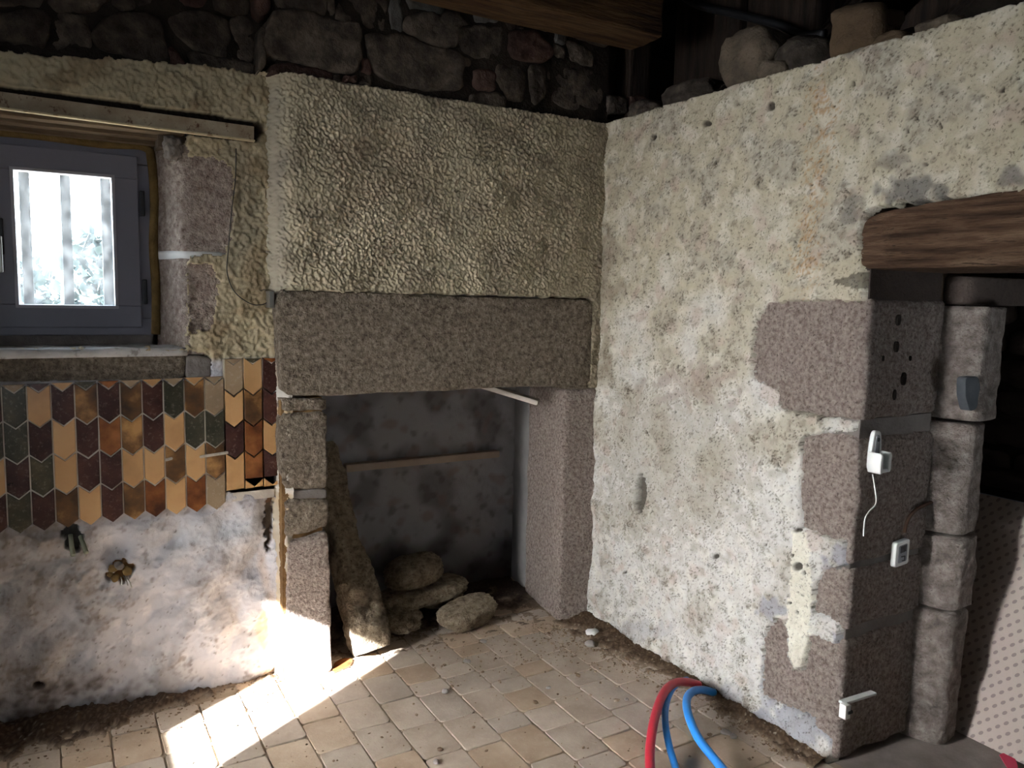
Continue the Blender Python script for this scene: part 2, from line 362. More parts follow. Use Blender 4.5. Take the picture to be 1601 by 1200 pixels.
# ---- chimney breast plaster
def f_breast(u, v, X, Y, N):
    rc = .8*N(.019, 1, .7, (math.radians(-52), 1.9))+.45*N(.010, 11, .5, (math.radians(-60), 1.6)); rc2 = N(.034, 2, .5); lo = N(.4, 3, .6)
    h = .0032*rc+.0012*rc2+.004*lo
    xe = -1.452
    r = .075; d = np.clip((xe+r-u)/r, 0, 1.6)                           # rounded left arris returning to the window wall
    h = h-np.where(d < 1, .8*r*(1-np.sqrt(np.clip(1-d*d, 0, 1))), .8*r+(d-1)*r*1.6)
    h += .01
    h -= .02*sm(v, 2.268+.004*lo, 2.28)
    top = v < 2.272+.002*N(.05, 5); bot = v > 1.502+.003*N(.06, 6)
    keep = top & (bot | (u > -.046+.003*N(.05, 9)))
    h = np.where(keep, h, -.04)
    rgb = np.ones(u.shape+(3,))*L3(190, 178, 152)
    rgb = mixc(rgb, L3(150, 138, 120), sm(N(.3, 7), -.2, 1.6)*.6)
    rgb = mixc(rgb, L3(190, 178, 152), sm(N(.05, 8)+rc*.4, .4, 2)*.4)
    rgb = mixc(rgb, L3(146, 122, 100), blob(X, Y, 590, 270, 90, 70, .2*lo)*.25)
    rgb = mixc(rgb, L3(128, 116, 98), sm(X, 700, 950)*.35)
    rgb = mixc(rgb, L3(150, 142, 130), blob(X, Y, 425, 330, 30, 180, .2*lo)*.6)  # left arris darkened in the colour to temper the light it catches
    return h, keep, rgb
hfield('breast_plaster', BACK, -1.50, .012, 1.09, 2.285, .0035, f_breast, M_PLAST, fp)

# ---- fireplace stones
LN = Frame((0, -.004, 0), (1, 0, 0), (0, 0, 1))
stone('lintel', LN.poly([(432, 454), (560, 456), (700, 462), (840, 466), (927, 468), (926, 540), (923, 602), (870, 604), (760, 606), (690, 611), (600, 614), (520, 619), (442, 618), (436, 540)]), LN, M_GRAN, fp, .36, .006, .018, .006, 120, 14, 3, 1, .1, 12, 4)
JL = Frame((0, 0, 0), (1, 0, 0), (0, 0, 1))
for k, (pl, mm) in enumerate([
    ([(441, 621), (511, 623), (511, 641), (440, 643)], M_GRAN),
    ([(438, 645), (511, 643), (513, 690), (513, 762), (480, 766), (443, 762), (437, 700)], M_GRAN),
    ([(446, 779), (514, 780), (515, 812), (512, 822), (470, 835), (446, 838)], M_GRAN),
    ([(450, 845), (478, 841), (512, 826), (517, 900), (518, 1000), (519, 1053), (470, 1068), (446, 1072), (448, 950)], M_GRANP)]):
    stone('jamb_stone', JL.poly(pl), JL, mm, fp, .40, .004, .014, .006, 70, 16, 20+k, 1, .12, 8, 4)
o = stone('jamb_mortar', JL.poly([(455, 766), (512, 764), (513, 780), (457, 780)]), JL, M_GREYM, fp, .3, -.004, .008, .004, 40, 20, 31)
# side filler between jamb and tiled wall
def f_fill(u, v, X, Y, N):
    h = .003*N(.02, 41)+.005*N(.1, 42); edge = -1.452
    h -= .085*sm(edge-u, -.03, .003)
    keep = (v < 1.50) & (v > 0)
    rgb = np.ones(u.shape+(3,))*L3(168, 156, 138)
    rgb = mixc(rgb, L3(176, 140, 92), sm(N(.15, 43), .1, 1.4)*.45)
    rgb = mixc(rgb, L3(196, 192, 186), sm(N(.2, 44), .2, 1.4)*.6)
    return h-.006, keep, rgb
hfield('side_render', BACK, -1.457, -1.40, 0.0, 1.50, .006, f_fill, M_PLAST, fp)
boxes('jamb_core', [(-1.44, -1.285, .012, .40, 0, 1.10)], M_OCHRE, fp)
# right jamb: front face plus splayed inner face, one tall block
def prism(name, foot, z0, z1, m, parent, nz=24, sub=8, amp=.006, fq=9, seed=0, q=.12):
    """upright block over a plan outline, arrises rounded, faces uneven"""
    P = np.asarray(foot, float)
    a = .5*np.sum(P[:, 0]*np.roll(P[:, 1], -1)-np.roll(P[:, 0], -1)*P[:, 1])
    if a < 0: P = P[::-1]
    P = resample(chaikin(P, 2, q), 4*sub); n = len(P); c = P.mean(0)
    V, Fs = [], []
    zs = [z0]+list(np.linspace(z0+.004, z1-.004, nz))+[z1]
    for k, z in enumerate(zs):
        f = .97 if k in (0, len(zs)-1) else 1
        for p in P:
            d = (p-c); q = c+d*f; dn = mnoise.fractal(Vector((q[0]*fq, q[1]*fq, z*fq))+Vector((seed*2.3, seed, seed*4.1)), 1.0, 2.0, 4)*amp
            q = q+d/np.linalg.norm(d)*dn; V.append((q[0], q[1], z))
    for k in range(len(zs)-1):
        for i in range(n):
            j = (i+1) % n; Fs.append((k*n+i, k*n+j, (k+1)*n+j, (k+1)*n+i))
    Fs.append(tuple(reversed(range(n)))); Fs.append(tuple((len(zs)-1)*n+i for i in range(n)))
    V, cc = centre(V); return link(name, mesh_np(name, V, Fs, m), parent, cc)
prism('jamb_stone', [(-.178, .002), (.04, .002), (.04, .41), (-.125, .40)], 0, 1.082, M_GRANP, fp, 50, 40, .006, 8, 51, .045)
prism('jamb_stone', [(-.174, .004), (.04, .004), (.04, .40), (-.12, .40)], 1.084, 1.108, M_GRAN, fp, 3, 16, .004, 8, 52)
# fireback and side walls of the hearth
def f_fb(u, v, X, Y, N):
    lo = N(.5, 61); h = .003*N(.25, 62)+.001*N(.02, 63)
    rgb = np.ones(u.shape+(3,))*L3(150, 148, 148)
    rgb = mixc(rgb, L3(104, 100, 98), sm(lo, -.4, 1.5)*.7)
    rgb = mixc(rgb, L3(84, 76, 72), sm(N(.12, 64)+lo*.4, .6, 2.2)*.5)
    rgb = mixc(rgb, L3(128, 106, 98), sm(N(.22, 65), .7, 2)*.5)
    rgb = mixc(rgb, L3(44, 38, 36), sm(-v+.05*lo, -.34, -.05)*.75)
    return h, np.ones(u.shape, bool), rgb
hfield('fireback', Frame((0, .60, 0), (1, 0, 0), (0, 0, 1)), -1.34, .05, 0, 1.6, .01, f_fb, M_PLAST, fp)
V = [(-.123, .395, 0), (-.085, .61, 0), (-.085, .61, 1.6), (-.123, .395, 1.6)]
prism('hearth_cheek', [(-.122, .39), (.03, .39), (.03, .64), (-.085, .62)], 0, 1.3, M_CEM, fp, 20, 10, .006, 8, 53)
prism('hearth_cheek', [(-1.29, .38), (-1.36, .38), (-1.36, .64), (-1.25, .63)], 0, 1.3, M_SOOTW, fp, 20, 10, .006, 8, 54)

# ---- window wall plaster
OPEN = [(-2.47, 1.285), (-1.748, 1.285), (-1.736, 1.972), (-1.736, 2.052), (-2.47, 2.045)]
WST = [[(291, 247), (330, 246), (362, 258), (366, 300), (364, 350), (352, 398), (294, 400)], [(295, 410), (330, 414), (341, 440), (338, 480), (330, 516), (297, 520)]]
def f_win(u, v, X, Y, N):
    rc = .8*N(.021, 71, .7, (math.radians(-48), 1.8))+.4*N(.012, 171, .5); lo = N(.35, 72); mid = N(.08, 73); fine = N(.025, 74)
    up = sm(v, 1.23, 1.26)
    h = up*(.0034*rc+.002*mid)+(1-up)*(.004*lo+.0013*mid+.0007*fine)+.003*lo
    h += up*.006
    jn = .004*N(.05, 75); jm = .004*N(.05, 175)
    hole = inpoly(u+jn, v+jm, OPEN)
    for s in WST: hole |= inpoly(X+jn*400, Y+jm*400, s)
    apron = inpoly(X+jn*200, Y+jm*200, [(-80, 548), (292, 548), (330, 556), (330, 592), (-80, 596)])
    hole |= apron
    slot = inpoly(X, Y, [(-80, 124), (60, 140), (200, 160), (340, 180), (398, 190), (408, 205), (402, 222), (-80, 176)])   # soot gap around the steel rail
    crack = inpoly(X+jn*500, Y+jn*300, [(418, 760), (430, 752), (440, 756), (430, 790), (427, 840), (421, 866), (415, 862), (417, 800)])
    pocket = inpoly(X+jn*500, Y+jn*300, [(104, 815), (124, 822), (130, 840), (122, 862), (104, 858), (98, 836)])
    pk2 = (blob(X, Y, 187, 893, 19, 16, .2*mid) > .5)
    pit = sm(blob(X, Y, 60, 1068, 10, 6), .2, .8)
    h = h-.03*pit-.006*sm(-lo+.3*mid, 1.0, 1.8)*(1-up)
    h = h-.035*(crack | pocket | pk2)-.03*slot
    top = 2.225+.05*sm(u, -2.3, -1.6)+.0025*mid
    tz = (v > .70+.0) & (v < 1.17) & (X < 345) | (v > .775) & (v < 1.246) & (u > -1.635)
    h = np.where((v < .72) & (u < -1.66), np.minimum(h, .001+.05*(1-sm(v, .60, .69))), h)
    h = np.where(tz, np.minimum(h, .001), h)
    keep = ~hole & (v < top)
    h = np.where(keep, h, -.045)
    rgb = np.ones(u.shape+(3,))*L3(188, 174, 144)
    rgb = mixc(rgb, L3(140, 120, 92), sm(lo+.3*mid, .0, 1.6)*.6)
    rgb = mixc(rgb, L3(140, 132, 116), blob(X, Y, 380, 330, 30, 120, .2*lo)*.45)
    lw = np.ones(u.shape+(3,))*L3(178, 176, 180)
    lw = mixc(lw, L3(156, 150, 148), sm(N(.5, 76)+.4*mid, -.3, 1.4)*.6)
    lw = mixc(lw, L3(198, 194, 194), sm(N(.14, 77)+.3*fine, .3, 1.6)*.6)
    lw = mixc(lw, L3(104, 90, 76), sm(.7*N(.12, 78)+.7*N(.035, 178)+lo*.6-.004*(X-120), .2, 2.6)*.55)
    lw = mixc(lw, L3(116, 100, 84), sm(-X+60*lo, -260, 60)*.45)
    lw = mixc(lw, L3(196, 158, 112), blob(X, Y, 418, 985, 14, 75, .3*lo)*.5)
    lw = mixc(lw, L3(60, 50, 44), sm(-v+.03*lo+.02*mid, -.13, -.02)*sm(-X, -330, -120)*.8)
    lw = mixc(lw, L3(196, 200, 204), sm(.09-np.abs(v-.60-.02*mid), 0, .08)*sm(X, 200, 300)*.4)
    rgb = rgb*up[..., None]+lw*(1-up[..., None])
    rgb = mixc(rgb, L3(32, 26, 22), slot*1.0)
    rgb = mixc(rgb, L3(34, 26, 20), blob(X, Y, 401, 203, 13, 15)*.9)
    rgb = mixc(rgb, L3(104, 70, 36), crack*.9); rgb = mixc(rgb, L3(36, 38, 32), pocket*.8); rgb = mixc(rgb, L3(140, 98, 48), pk2*.9)
    rgb = mixc(rgb, L3(60, 48, 38), pit*.8)
    spk = sm(fine+.5*mid, 2.2, 2.8); rgb = mixc(rgb, L3(90, 78, 68), spk*.6*(1-up))
    return h, keep, rgb
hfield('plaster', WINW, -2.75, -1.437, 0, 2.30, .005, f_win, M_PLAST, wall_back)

# window-side dressed stones (faces in the wall and splayed reveal in one block)
def splay_stone(name, zs, m, seed):
    prism(name, [(-1.752+.02*(1.97-zs[1])*0, .086), (-1.55, .09), (-1.55, .34), (-1.835, .34), (-1.825, .255)], zs[0], zs[1], m, wall_back, 24, 14, .006, 9, seed)
M_PALE = mat('pale_granite', [(140, 122, 112), (172, 156, 146), (200, 186, 174)], 44, .95, 1, 55, .03, ((104, 90, 82), 110, .7), spec=.15)
splay_stone('window_jamb_stone', (1.632, 2.0), M_PALE, 81)
splay_stone('window_jamb_stone', (1.265, 1.607), M_PALE, 82)
prism('window_jamb_mortar', [(-1.75, .083), (-1.6, .09), (-1.6, .34), (-1.838, .34), (-1.828, .252)], 1.604, 1.634, mat('white_mortar', [(196, 196, 194), (214, 214, 212)], 9, .95, .4, 60, .006), wall_back, 3, 10, .003, 9, 83)
boulder('window_mortar_lump', tuple(on(270, 232, 'y', .11)), (.06, .06, .075), (0, 0, .3), M_GREYM, 84, 4, .35, parent=wall_back)
stone('sill_apron', WINW.poly([(-80, 549), (120, 549), (292, 549), (291, 575), (286, 592), (120, 596), (-80, 598)]), WINW, M_GRAN, wall_back, .04, -.004, .012, .004, 80, 9, 85)
stone('apron_end_mortar', WINW.poly([(292, 556), (330, 557), (331, 592), (290, 592)]), WINW, M_GREYM, wall_back, .04, -.004, .01, .006, 40, 18, 86)
# sill top
stone('window_sill', [(-2.47, .072), (-1.80, .072), (-1.745, .08), (-1.80, .20), (-1.83, .29), (-2.47, .29)], Frame((0, 0, 1.292), (1, 0, 0), (0, 1, 0)), mat('sill_render', [(150, 148, 146), (186, 184, 182)], 9, .95, .5, 50, .006, ((90, 84, 78), 30, .6)), wall_back, .03, 0, .01, .006, 60, 12, 87)
# head boards of the embrasure
for k, (y0, y1, dz) in enumerate([(.085, .145, 0), (.149, .205, -.012), (.209, .27, -.026)]):
    boxes('head_board', [(-2.50, -1.745-.03*k, y0, y1, 2.030+dz, 2.056+dz)], M_HEADW, wall_back, .003)

# ---- rubble stones above the plaster
def trace(name, pts, org, sc, fr, m, parent, seed, w=0, depth=.16, **kw):
    cx0 = sum(p[0] for p in pts)/len(pts); cy0 = sum(p[1] for p in pts)/len(pts); pts = [(cx0+(x-cx0)*1.06, (cy0+(y-cy0)*1.07) if y > 0 else y) for x, y in pts]
    px = [(org[0]+x/sc, -70 if (org[1]+y/sc) <= 2 else org[1]+y/sc) for x, y in pts]
    return stone(name, fr.poly(px), fr, m, parent, depth, w, .014, .014, 40, 11, seed, 1, .14, 6, 1, .004, **kw)
CH = Frame((0, .012, 0), (1, 0, 0), (0, 0, 1))
Z2, Z3, Z1 = ((400, 0), 5.003), ((680, 0), 4.213), ((0, 0), 3.812)
S2 = [([(130, 90), (300, 85), (480, 110), (620, 160), (800, 200), (815, 420), (780, 540), (690, 560), (320, 480), (150, 450), (90, 330)], M_SOOT),
 ([(610, 0), (1020, 0), (1035, 130), (1010, 260), (880, 235), (720, 185), (640, 120)], M_SOOT),
 ([(890, 265), (1130, 265), (1360, 370), (1600, 400), (1610, 700), (1250, 680), (950, 590), (885, 430)], M_SOOT),
 ([(110, 500), (300, 490), (600, 560), (595, 630), (200, 580), (110, 570)], M_SOOTR),
 ([(610, 570), (660, 575), (660, 640), (610, 632)], M_SOOT), ([(680, 575), (790, 580), (790, 655), (680, 645)], M_SOOTR),
 ([(830, 455), (880, 455), (905, 500), (900, 575), (820, 555)], M_SOOTR), ([(808, 590), (910, 590), (910, 670), (808, 655)], M_SOOT),
 ([(1170, 120), (1350, 95), (1560, 200), (1560, 340), (1420, 365), (1160, 240)], M_SOOT),
 ([(1050, 0), (1160, 60), (1150, 250), (1050, 245)], M_SMORT), ([(1180, 0), (1400, 0), (1500, 100), (1350, 88), (1190, 70)], M_SMORT),
 ([(140, 0), (480, 0), (575, 135), (300, 75), (150, 60)], M_SOOT), ([(0, 0), (110, 0), (120, 80), (60, 130), (10, 60)], M_SOOTR), ([(490, 0), (590, 0), (630, 120), (580, 130)], M_SOOT),
 ([(40, 200), (85, 210), (90, 500), (30, 560)], M_SOOT)]
S3 = [([(180, 170), (440, 175), (480, 260), (460, 380), (380, 400), (230, 370), (175, 290)], M_SOOT), ([(500, 210), (650, 200), (770, 290), (780, 360), (700, 400), (540, 400), (490, 310)], M_SOOTR),
 ([(870, 260), (1000, 270), (1050, 350), (1040, 440), (880, 380)], M_SOOT), ([(400, 420), (560, 420), (610, 520), (600, 680), (480, 640), (420, 560)], M_SOOT),
 ([(620, 430), (730, 430), (735, 640), (650, 690)], M_SOOT), ([(750, 440), (1040, 460), (1110, 590), (1110, 725), (900, 725), (760, 650)], M_SOOT),
 ([(265, 460), (390, 465), (400, 590), (300, 600), (260, 560)], M_SOOTR), ([(240, 615), (360, 600), (470, 640), (470, 710), (240, 680)], M_SOOT),
 ([(785, 160), (900, 165), (890, 250), (860, 300), (790, 270)], M_SMORT), ([(905, 175), (1140, 265), (1130, 310), (910, 245)], M_SOOT),
 ([(790, 290), (865, 320), (860, 390), (790, 370)], M_SOOT), ([(1140, 620), (1270, 640), (1280, 740), (1140, 740)], M_SOOT), ([(1290, 620), (1390, 640), (1380, 715), (1285, 735)], M_SOOTR),
 ([(250, 85), (430, 90), (430, 150), (260, 145)], M_SMORT), ([(450, 100), (610, 100), (600, 190), (500, 195)], M_SOOT), ([(620, 100), (780, 145), (740, 200), (625, 180)], M_SOOT), ([(-10, 330), (90, 320), (250, 390), (250, 440), (-10, 400)], M_SOOT),
 ([(60, 60), (160, 80), (235, 160), (165, 170), (160, 300), (60, 320), (20, 200)], M_SOOT)]
k = 0
for (org, sc), lst in ((Z2, S2), (Z3, S3)):
    for pts, mm in lst:
        k += 1; trace('rubble_stone', pts, org, sc, CH, mm, fp, 100+k, .008*math.sin(k*2.3))
WR = Frame((0, .105, 0), (1, 0, 0), (0, 0, 1))
S1 = [([(-60, 60), (130, 45), (280, 75), (290, 200), (240, 280), (-60, 230)], M_SOOT), ([(300, 80), (530, 70), (560, 200), (550, 295), (310, 290)], M_SOOT),
 ([(640, 90), (880, 60), (950, 150), (1010, 370), (850, 365), (600, 280), (570, 200)], M_SOOT), ([(1010, 80), (1200, 60), (1350, 110), (1380, 250), (1340, 340), (1130, 275), (1020, 170)], M_SOOT),
 ([(1370, 110), (1500, 110), (1540, 280), (1520, 370), (1430, 355), (1390, 230)], M_SOOT), ([(1130, 300), (1340, 350), (1530, 385), (1520, 465), (1160, 440)], M_SOOT),
 ([(680, 0), (950, 0), (900, 50), (680, 65)], M_SOOT), ([(1060, 0), (1250, 0), (1240, 45), (1080, 40)], M_SOOTR), ([(1270, 0), (1480, 0), (1480, 70), (1390, 90), (1270, 55)], M_SOOT),
 ([(920, 50), (1000, 50), (990, 130), (940, 110)], M_SMORT), ([(975, 285), (1040, 280), (1140, 420), (1020, 400)], M_SOOTR), ([(300, 0), (650, 0), (640, 60), (300, 60)], M_SOOT), ([(-60, 0), (280, 0), (280, 50), (-60, 40)], M_SOOT)]
for pts, mm in S1:
    k += 1; trace('rubble_stone', pts, *Z1, WR, mm, wall_back, 100+k, .008*math.sin(k*2.3))
boxes('rubble_bed', [(-3.3, -1.40, .115, .16, 2.20, 2.9)], M_MORT, wall_back)
boxes('rubble_bed', [(-1.44, .02, .022, .06, 2.25, 2.9)], M_MORT, fp)

# ---- right wall plaster and dressed stones
QS = [[(1200, 473), (1280, 470), (1360, 470), (1352, 560), (1346, 664), (1290, 652), (1218, 640), (1213, 612), (1176, 590), (1176, 545), (1182, 500)],
      [(1254, 685), (1285, 676), (1345, 672), (1340, 725), (1340, 850), (1304, 843), (1282, 835), (1252, 824), (1249, 780)],
      [(1279, 906), (1293, 889), (1338, 878), (1336, 925), (1330, 985), (1293, 966), (1271, 955), (1274, 920)],
      [(1219, 963), (1230, 980), (1231, 1024), (1242, 1046), (1257, 1046), (1265, 991), (1293, 1002), (1328, 1012), (1325, 1062), (1322, 1104), (1312, 1170), (1298, 1150), (1271, 1120), (1191, 1088), (1191, 1002), (1202, 980)]]
def f_right(u, v, X, Y, N):
    lo = N(.45, 201); md = N(.12, 202); rc = N(.017, 203, .5, (math.radians(60), 1.6)); fn = N(.011, 204, .35); jn = .004*N(.045, 205)+.0015*N(.015, 225); jm = .004*N(.045, 215)+.0015*N(.015, 235)
    wv = N(.2, 206)
    h = .004*lo+.003*wv+.0018*md+.0014*np.tanh(rc)
    pits = sm(fn+.55*md+.35*rc, 1.7, 2.4)*(1-.75*sm(md-lo, 1.2, 2.4)); big = sm(N(.035, 207, .4)+.35*md, 2.55, 3.0)
    h -= .0035*pits+.010*big
    bx = inpoly(X+jn*350, Y+jm*350, [(1346, 335), (1362, 324), (1420, 315), (1500, 308), (1560, 302), (1700, 290), (1900, 290), (1900, 430), (1346, 421)])
    hole = bx | ((u > 1.362) & (v < 1.612)) | (u > 2.45)
    for s in QS: hole |= inpoly(X+jn*350, Y+jm*350, s)
    dm = inpoly(X+jn*350, Y+jm*350, [(1298, 440), (1345, 425), (1360, 425), (1360, 452), (1330, 450)])
    slot = inpoly(X+jn*200, Y+jm*200, [(994, 742), (1000, 738), (1008, 748), (1011, 770), (1009, 800), (1001, 803), (994, 795), (993, 765)])
    h -= .032*slot
    strip = inpoly(X+jn*250, Y+jm*250, [(1240, 828), (1262, 832), (1268, 880), (1272, 930), (1264, 990), (1259, 1040), (1245, 1044), (1233, 1020), (1230, 960), (1240, 900)])
    h += .003*strip-.006*strip*pits*0
    h += .004*sm(.14-v+.02*lo, 0, .1)
    keep = ~hole & (v < 2.272+.0015*N(.06, 208)) & (v > -.01)
    hs = np.where(keep, h, -.045)
    rgb = np.ones(u.shape+(3,))*L3(206, 204, 199)
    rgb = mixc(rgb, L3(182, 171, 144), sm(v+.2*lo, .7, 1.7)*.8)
    rgb = mixc(rgb, L3(176, 170, 158), sm(lo+.4*md, -.2, 1.6)*.6)
    rgb = mixc(rgb, L3(222, 218, 206), sm(N(.16, 209)-.3*lo, .1, 1.5)*.4)
    rgb = mixc(rgb, L3(186, 166, 154), sm(N(.2, 210), .9, 2)*.5)
    rgb = mixc(rgb, L3(138, 130, 116), sm(N(.055, 211)+.6*lo+.4*md, .9, 2.4)*.55)
    rgb = mixc(rgb, L3(120, 112, 98), sm(N(.022, 212)+.8*md, 1.5, 2.6)*.5)
    rgb = mixc(rgb, L3(160, 154, 142), blob(X, Y, 1060, 720, 130, 130, .25*md)*.55)
    rgb = mixc(rgb, L3(150, 128, 126), blob(X, Y, 1085, 600, 60, 30, .3*md)*.3)
    rgb = mixc(rgb, L3(170, 128, 78), (blob(X, Y, 1285, 190, 26, 90, .35*md)+blob(X, Y, 1262, 390, 30, 70, .35*md)+.8*blob(X, Y, 1275, 290, 22, 80, .35*md)).clip(0, 1)*sm(rc+md, -.8, 1.2)*.65)
    for (x, y, rx, ry, s) in [(1425, 300, 55, 24, .8), (1330, 325, 24, 20, .6), (1395, 250, 20, 14, .5), (1575, 283, 22, 20, .7), (1330, 80, 22, 9, .6), (1370, 78, 40, 6, .3)]:
        rgb = mixc(rgb, L3(108, 106, 104), blob(X, Y, x, y, rx, ry, .3*md)*s)
    for (x, y, rx, ry, s) in [(1205, 950, 22, 16, .8), (1320, 1000, 24, 20, .8), (1318, 870, 26, 18, .8), (1300, 885, 14, 10, .6), (1150, 1085, 40, 20, .4), (1000, 985, 50, 16, .35), (1250, 1130, 70, 40, .8), (1195, 1060, 8, 70, .5)]:
        rgb = mixc(rgb, L3(150, 150, 158), blob(X, Y, x, y, rx, ry, .3*md)*s)
    rgb = mixc(rgb, L3(226, 222, 206), strip*.85)
    rgb = mixc(rgb, L3(60, 52, 44), pits*(.75-.55*strip))
    rgb = mixc(rgb, L3(44, 36, 30), big*.85)
    for (x, y, rx, ry) in [(1205, 165, 6, 7), (1103, 193, 7, 5), (1023, 215, 4, 6), (1333, 131, 4, 6), (1470, 197, 3, 6), (1248, 828, 7, 4), (1247, 885, 6, 6), (1258, 895, 3, 4), (1116, 870, 4, 5)]:
        b = blob(X, Y, x, y, rx, ry, .2*md); rgb = mixc(rgb, L3(44, 36, 30), b*.9); hs = hs-.012*b
    rgb = mixc(rgb, L3(84, 79, 72), slot*.9)
    rgb = mixc(rgb, L3(64, 58, 50), dm*.7)
    rgb = mixc(rgb, L3(96, 84, 72), sm(.028-v+.012*md, 0, .03)*.6)
    rgb = mixc(rgb, L3(118, 104, 84), sm(-X+25*lo, -956, -930)*sm(-Y, -640, -560)*.4)
    return hs, keep, rgb
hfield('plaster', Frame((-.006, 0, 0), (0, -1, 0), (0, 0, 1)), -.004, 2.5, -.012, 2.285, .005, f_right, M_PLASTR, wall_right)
QF = Frame((.008, 0, 0), (0, -1, 0), (0, 0, 1))
for k, (z0, z1, y0, mm) in enumerate([(1.130, 1.520, -.90, M_GRANP), (.668, 1.085, -1.150, M_GRANP), (.452, .655, -1.205, M_GRANP), (.0, .425, -1.015, M_GRANP)]):
    stone('quoin_stone', [(-y0, z0), (1.375, z0+.004), (1.380, (z0+z1)/2), (1.375, z1), (-y0, z1)], QF, mm, wall_right, .385, 0, .018, .007, 110, 10, 300+k, 1, .06, 10, 8, edge=.008)
for k, (z0, z1) in enumerate([(1.085, 1.13), (.655, .668), (.425, .452), (1.52, 1.61)]):
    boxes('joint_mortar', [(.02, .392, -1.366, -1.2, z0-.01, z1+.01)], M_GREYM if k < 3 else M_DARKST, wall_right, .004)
# timber lintel
tb = stone('timber_lintel', [(1.336, 1.607), (1.6, 1.604), (1.83, 1.606), (2.5, 1.60), (2.5, 1.83), (1.82, 1.803), (1.62, 1.792), (1.50, 1.782), (1.38, 1.772), (1.334, 1.752)], Frame((-.004, 0, 0), (0, -1, 0), (0, 0, 1)), M_TIMB, None, .42, .004, .012, .012, 120, 7, 330, 1, .1, 10, 3)
tag(tb, 'weathered brown timber beam over the doorway in the right wall', 'beam')

# ---- door jamb of the passage: four dressed stones one above the other
jamb = empty('door_jamb', (.43, -1.42, 0)); tag(jamb, 'column of four rounded granite jamb stones in the dark passage doorway', 'door jamb')
JC = Frame((0, -1.44, 0), (1, 0, 0), (0, 0, 1))
M_COL = mat('limewashed_granite', [(108, 98, 92), (142, 131, 123), (170, 160, 150)], 26, .95, 1, 50, .03, ((110, 98, 90), 90, .7), spec=.15)
for k, (z0, z1, xg, xl, xr, fy) in enumerate([(1.124, 1.50, .410, .455, .605, -1.490), (.738, 1.112, .392, .44, .565, -1.478), (.478, .724, .385, .43, .572, -1.486), (0, .464, .378, .425, .553, -1.480)]):
    prism('jamb_stone', [(xg-.012, -1.345), (xg, -1.388), (xl-.012, fy+.012), (xl+.012, fy), (xr-.03, fy+.012), (xr, fy+.05), (xr+.03, -1.1), (xg, -1.1)], z0, z1, M_COL, jamb, 40, 30, .010, 9, 340+k, .05)
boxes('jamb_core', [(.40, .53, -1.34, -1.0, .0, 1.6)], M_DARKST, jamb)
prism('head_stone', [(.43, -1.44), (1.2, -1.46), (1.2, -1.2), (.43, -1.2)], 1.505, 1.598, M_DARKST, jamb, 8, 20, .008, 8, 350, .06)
stone('mortar_patch', JC.poly([(1488, 588), (1508, 586), (1512, 600), (1506, 636), (1494, 640), (1488, 616)]), JC, mat('slate_grey_filler', [(70, 74, 78), (88, 92, 96)], 9, .9, .3, 60, .004), jamb, .03, .046, .002, .002, 30, 20, 351)
# rubble beyond the doorway
PF = Frame((.98, 0, 0), (0, -1, 0), (0, 0, 1))
for r in range(9):
    z0 = .62+r*.115; y = .75+.06*(r % 3)
    while y < 1.9:
        L = rnd.uniform(.16, .3)
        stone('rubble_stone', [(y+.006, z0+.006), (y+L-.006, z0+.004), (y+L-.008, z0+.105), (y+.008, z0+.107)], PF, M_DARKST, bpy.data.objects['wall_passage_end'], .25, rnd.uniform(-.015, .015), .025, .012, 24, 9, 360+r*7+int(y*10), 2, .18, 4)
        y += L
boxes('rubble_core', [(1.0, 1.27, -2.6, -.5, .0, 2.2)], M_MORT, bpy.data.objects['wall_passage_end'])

# ---- floor pavers in staggered columns
def paver_mesh(L, W, m, seed, r=.014):
    n = 20; pts = []
    for cx, cy, a0 in ((1, 1, 0), (-1, 1, 90), (-1, -1, 180), (1, -1, 270)):
        for t in range(5):
            a = math.radians(a0+t*22.5); pts.append((cx*(W/2-r)+r*math.cos(a), cy*(L/2-r)+r*math.sin(a)))
    P = np.array(pts); rg = np.random.default_rng(seed); P += rg.normal(0, .0008, P.shape)
    V = [(x, y, -.03) for x, y in P]+[(x, y, -.0022) for x, y in P]+[(x*(1-.003/W), y*(1-.003/L), 0) for x, y in P]+[(0, 0, .0)]
    Fs = []
    for a in range(2):
        for i in range(n): Fs.append((a*n+i, a*n+(i+1) % n, (a+1)*n+(i+1) % n, (a+1)*n+i))
    for i in range(n): Fs.append((2*n+i, 2*n+(i+1) % n, 3*n))
    return mesh_np('tile', V, Fs, m, False)
PM = {}
cw = .1450; nt = 0
for c in range(-1, 18):
    xc = -2.48+cw*c+cw/2; y = -1.95+rnd.uniform(0, .12)
    lim = .045
    if -1.27 < xc < -.15: lim = .60
    if xc > -.03: continue
    while y < lim-.05:
        s = rnd.choice((.098, .146, .146, .2, .2, .2)); yc = y+s/2
        px, py = proj(np.array([[xc, yc, 0]])); px, py = px[0], py[0]
        if -90 < px < 1420 and py < 1330 and yc+s/2 < lim+.09:
            mm = rnd.choice((M_PAV, M_PAV, M_PAVB, M_PAVC)); v = rnd.randrange(2); key = (s, mm.name, v)
            if key not in PM: PM[key] = paver_mesh(s-.006, cw-.006, mm, len(PM))
            o = link('tile', PM[key], floor, (xc+rnd.gauss(0, .0008), yc, rnd.gauss(0, .0009))); o.rotation_euler = (rnd.gauss(0, .003), rnd.gauss(0, .003), rnd.gauss(0, .008)); nt += 1
        y += s
print('pavers', nt)

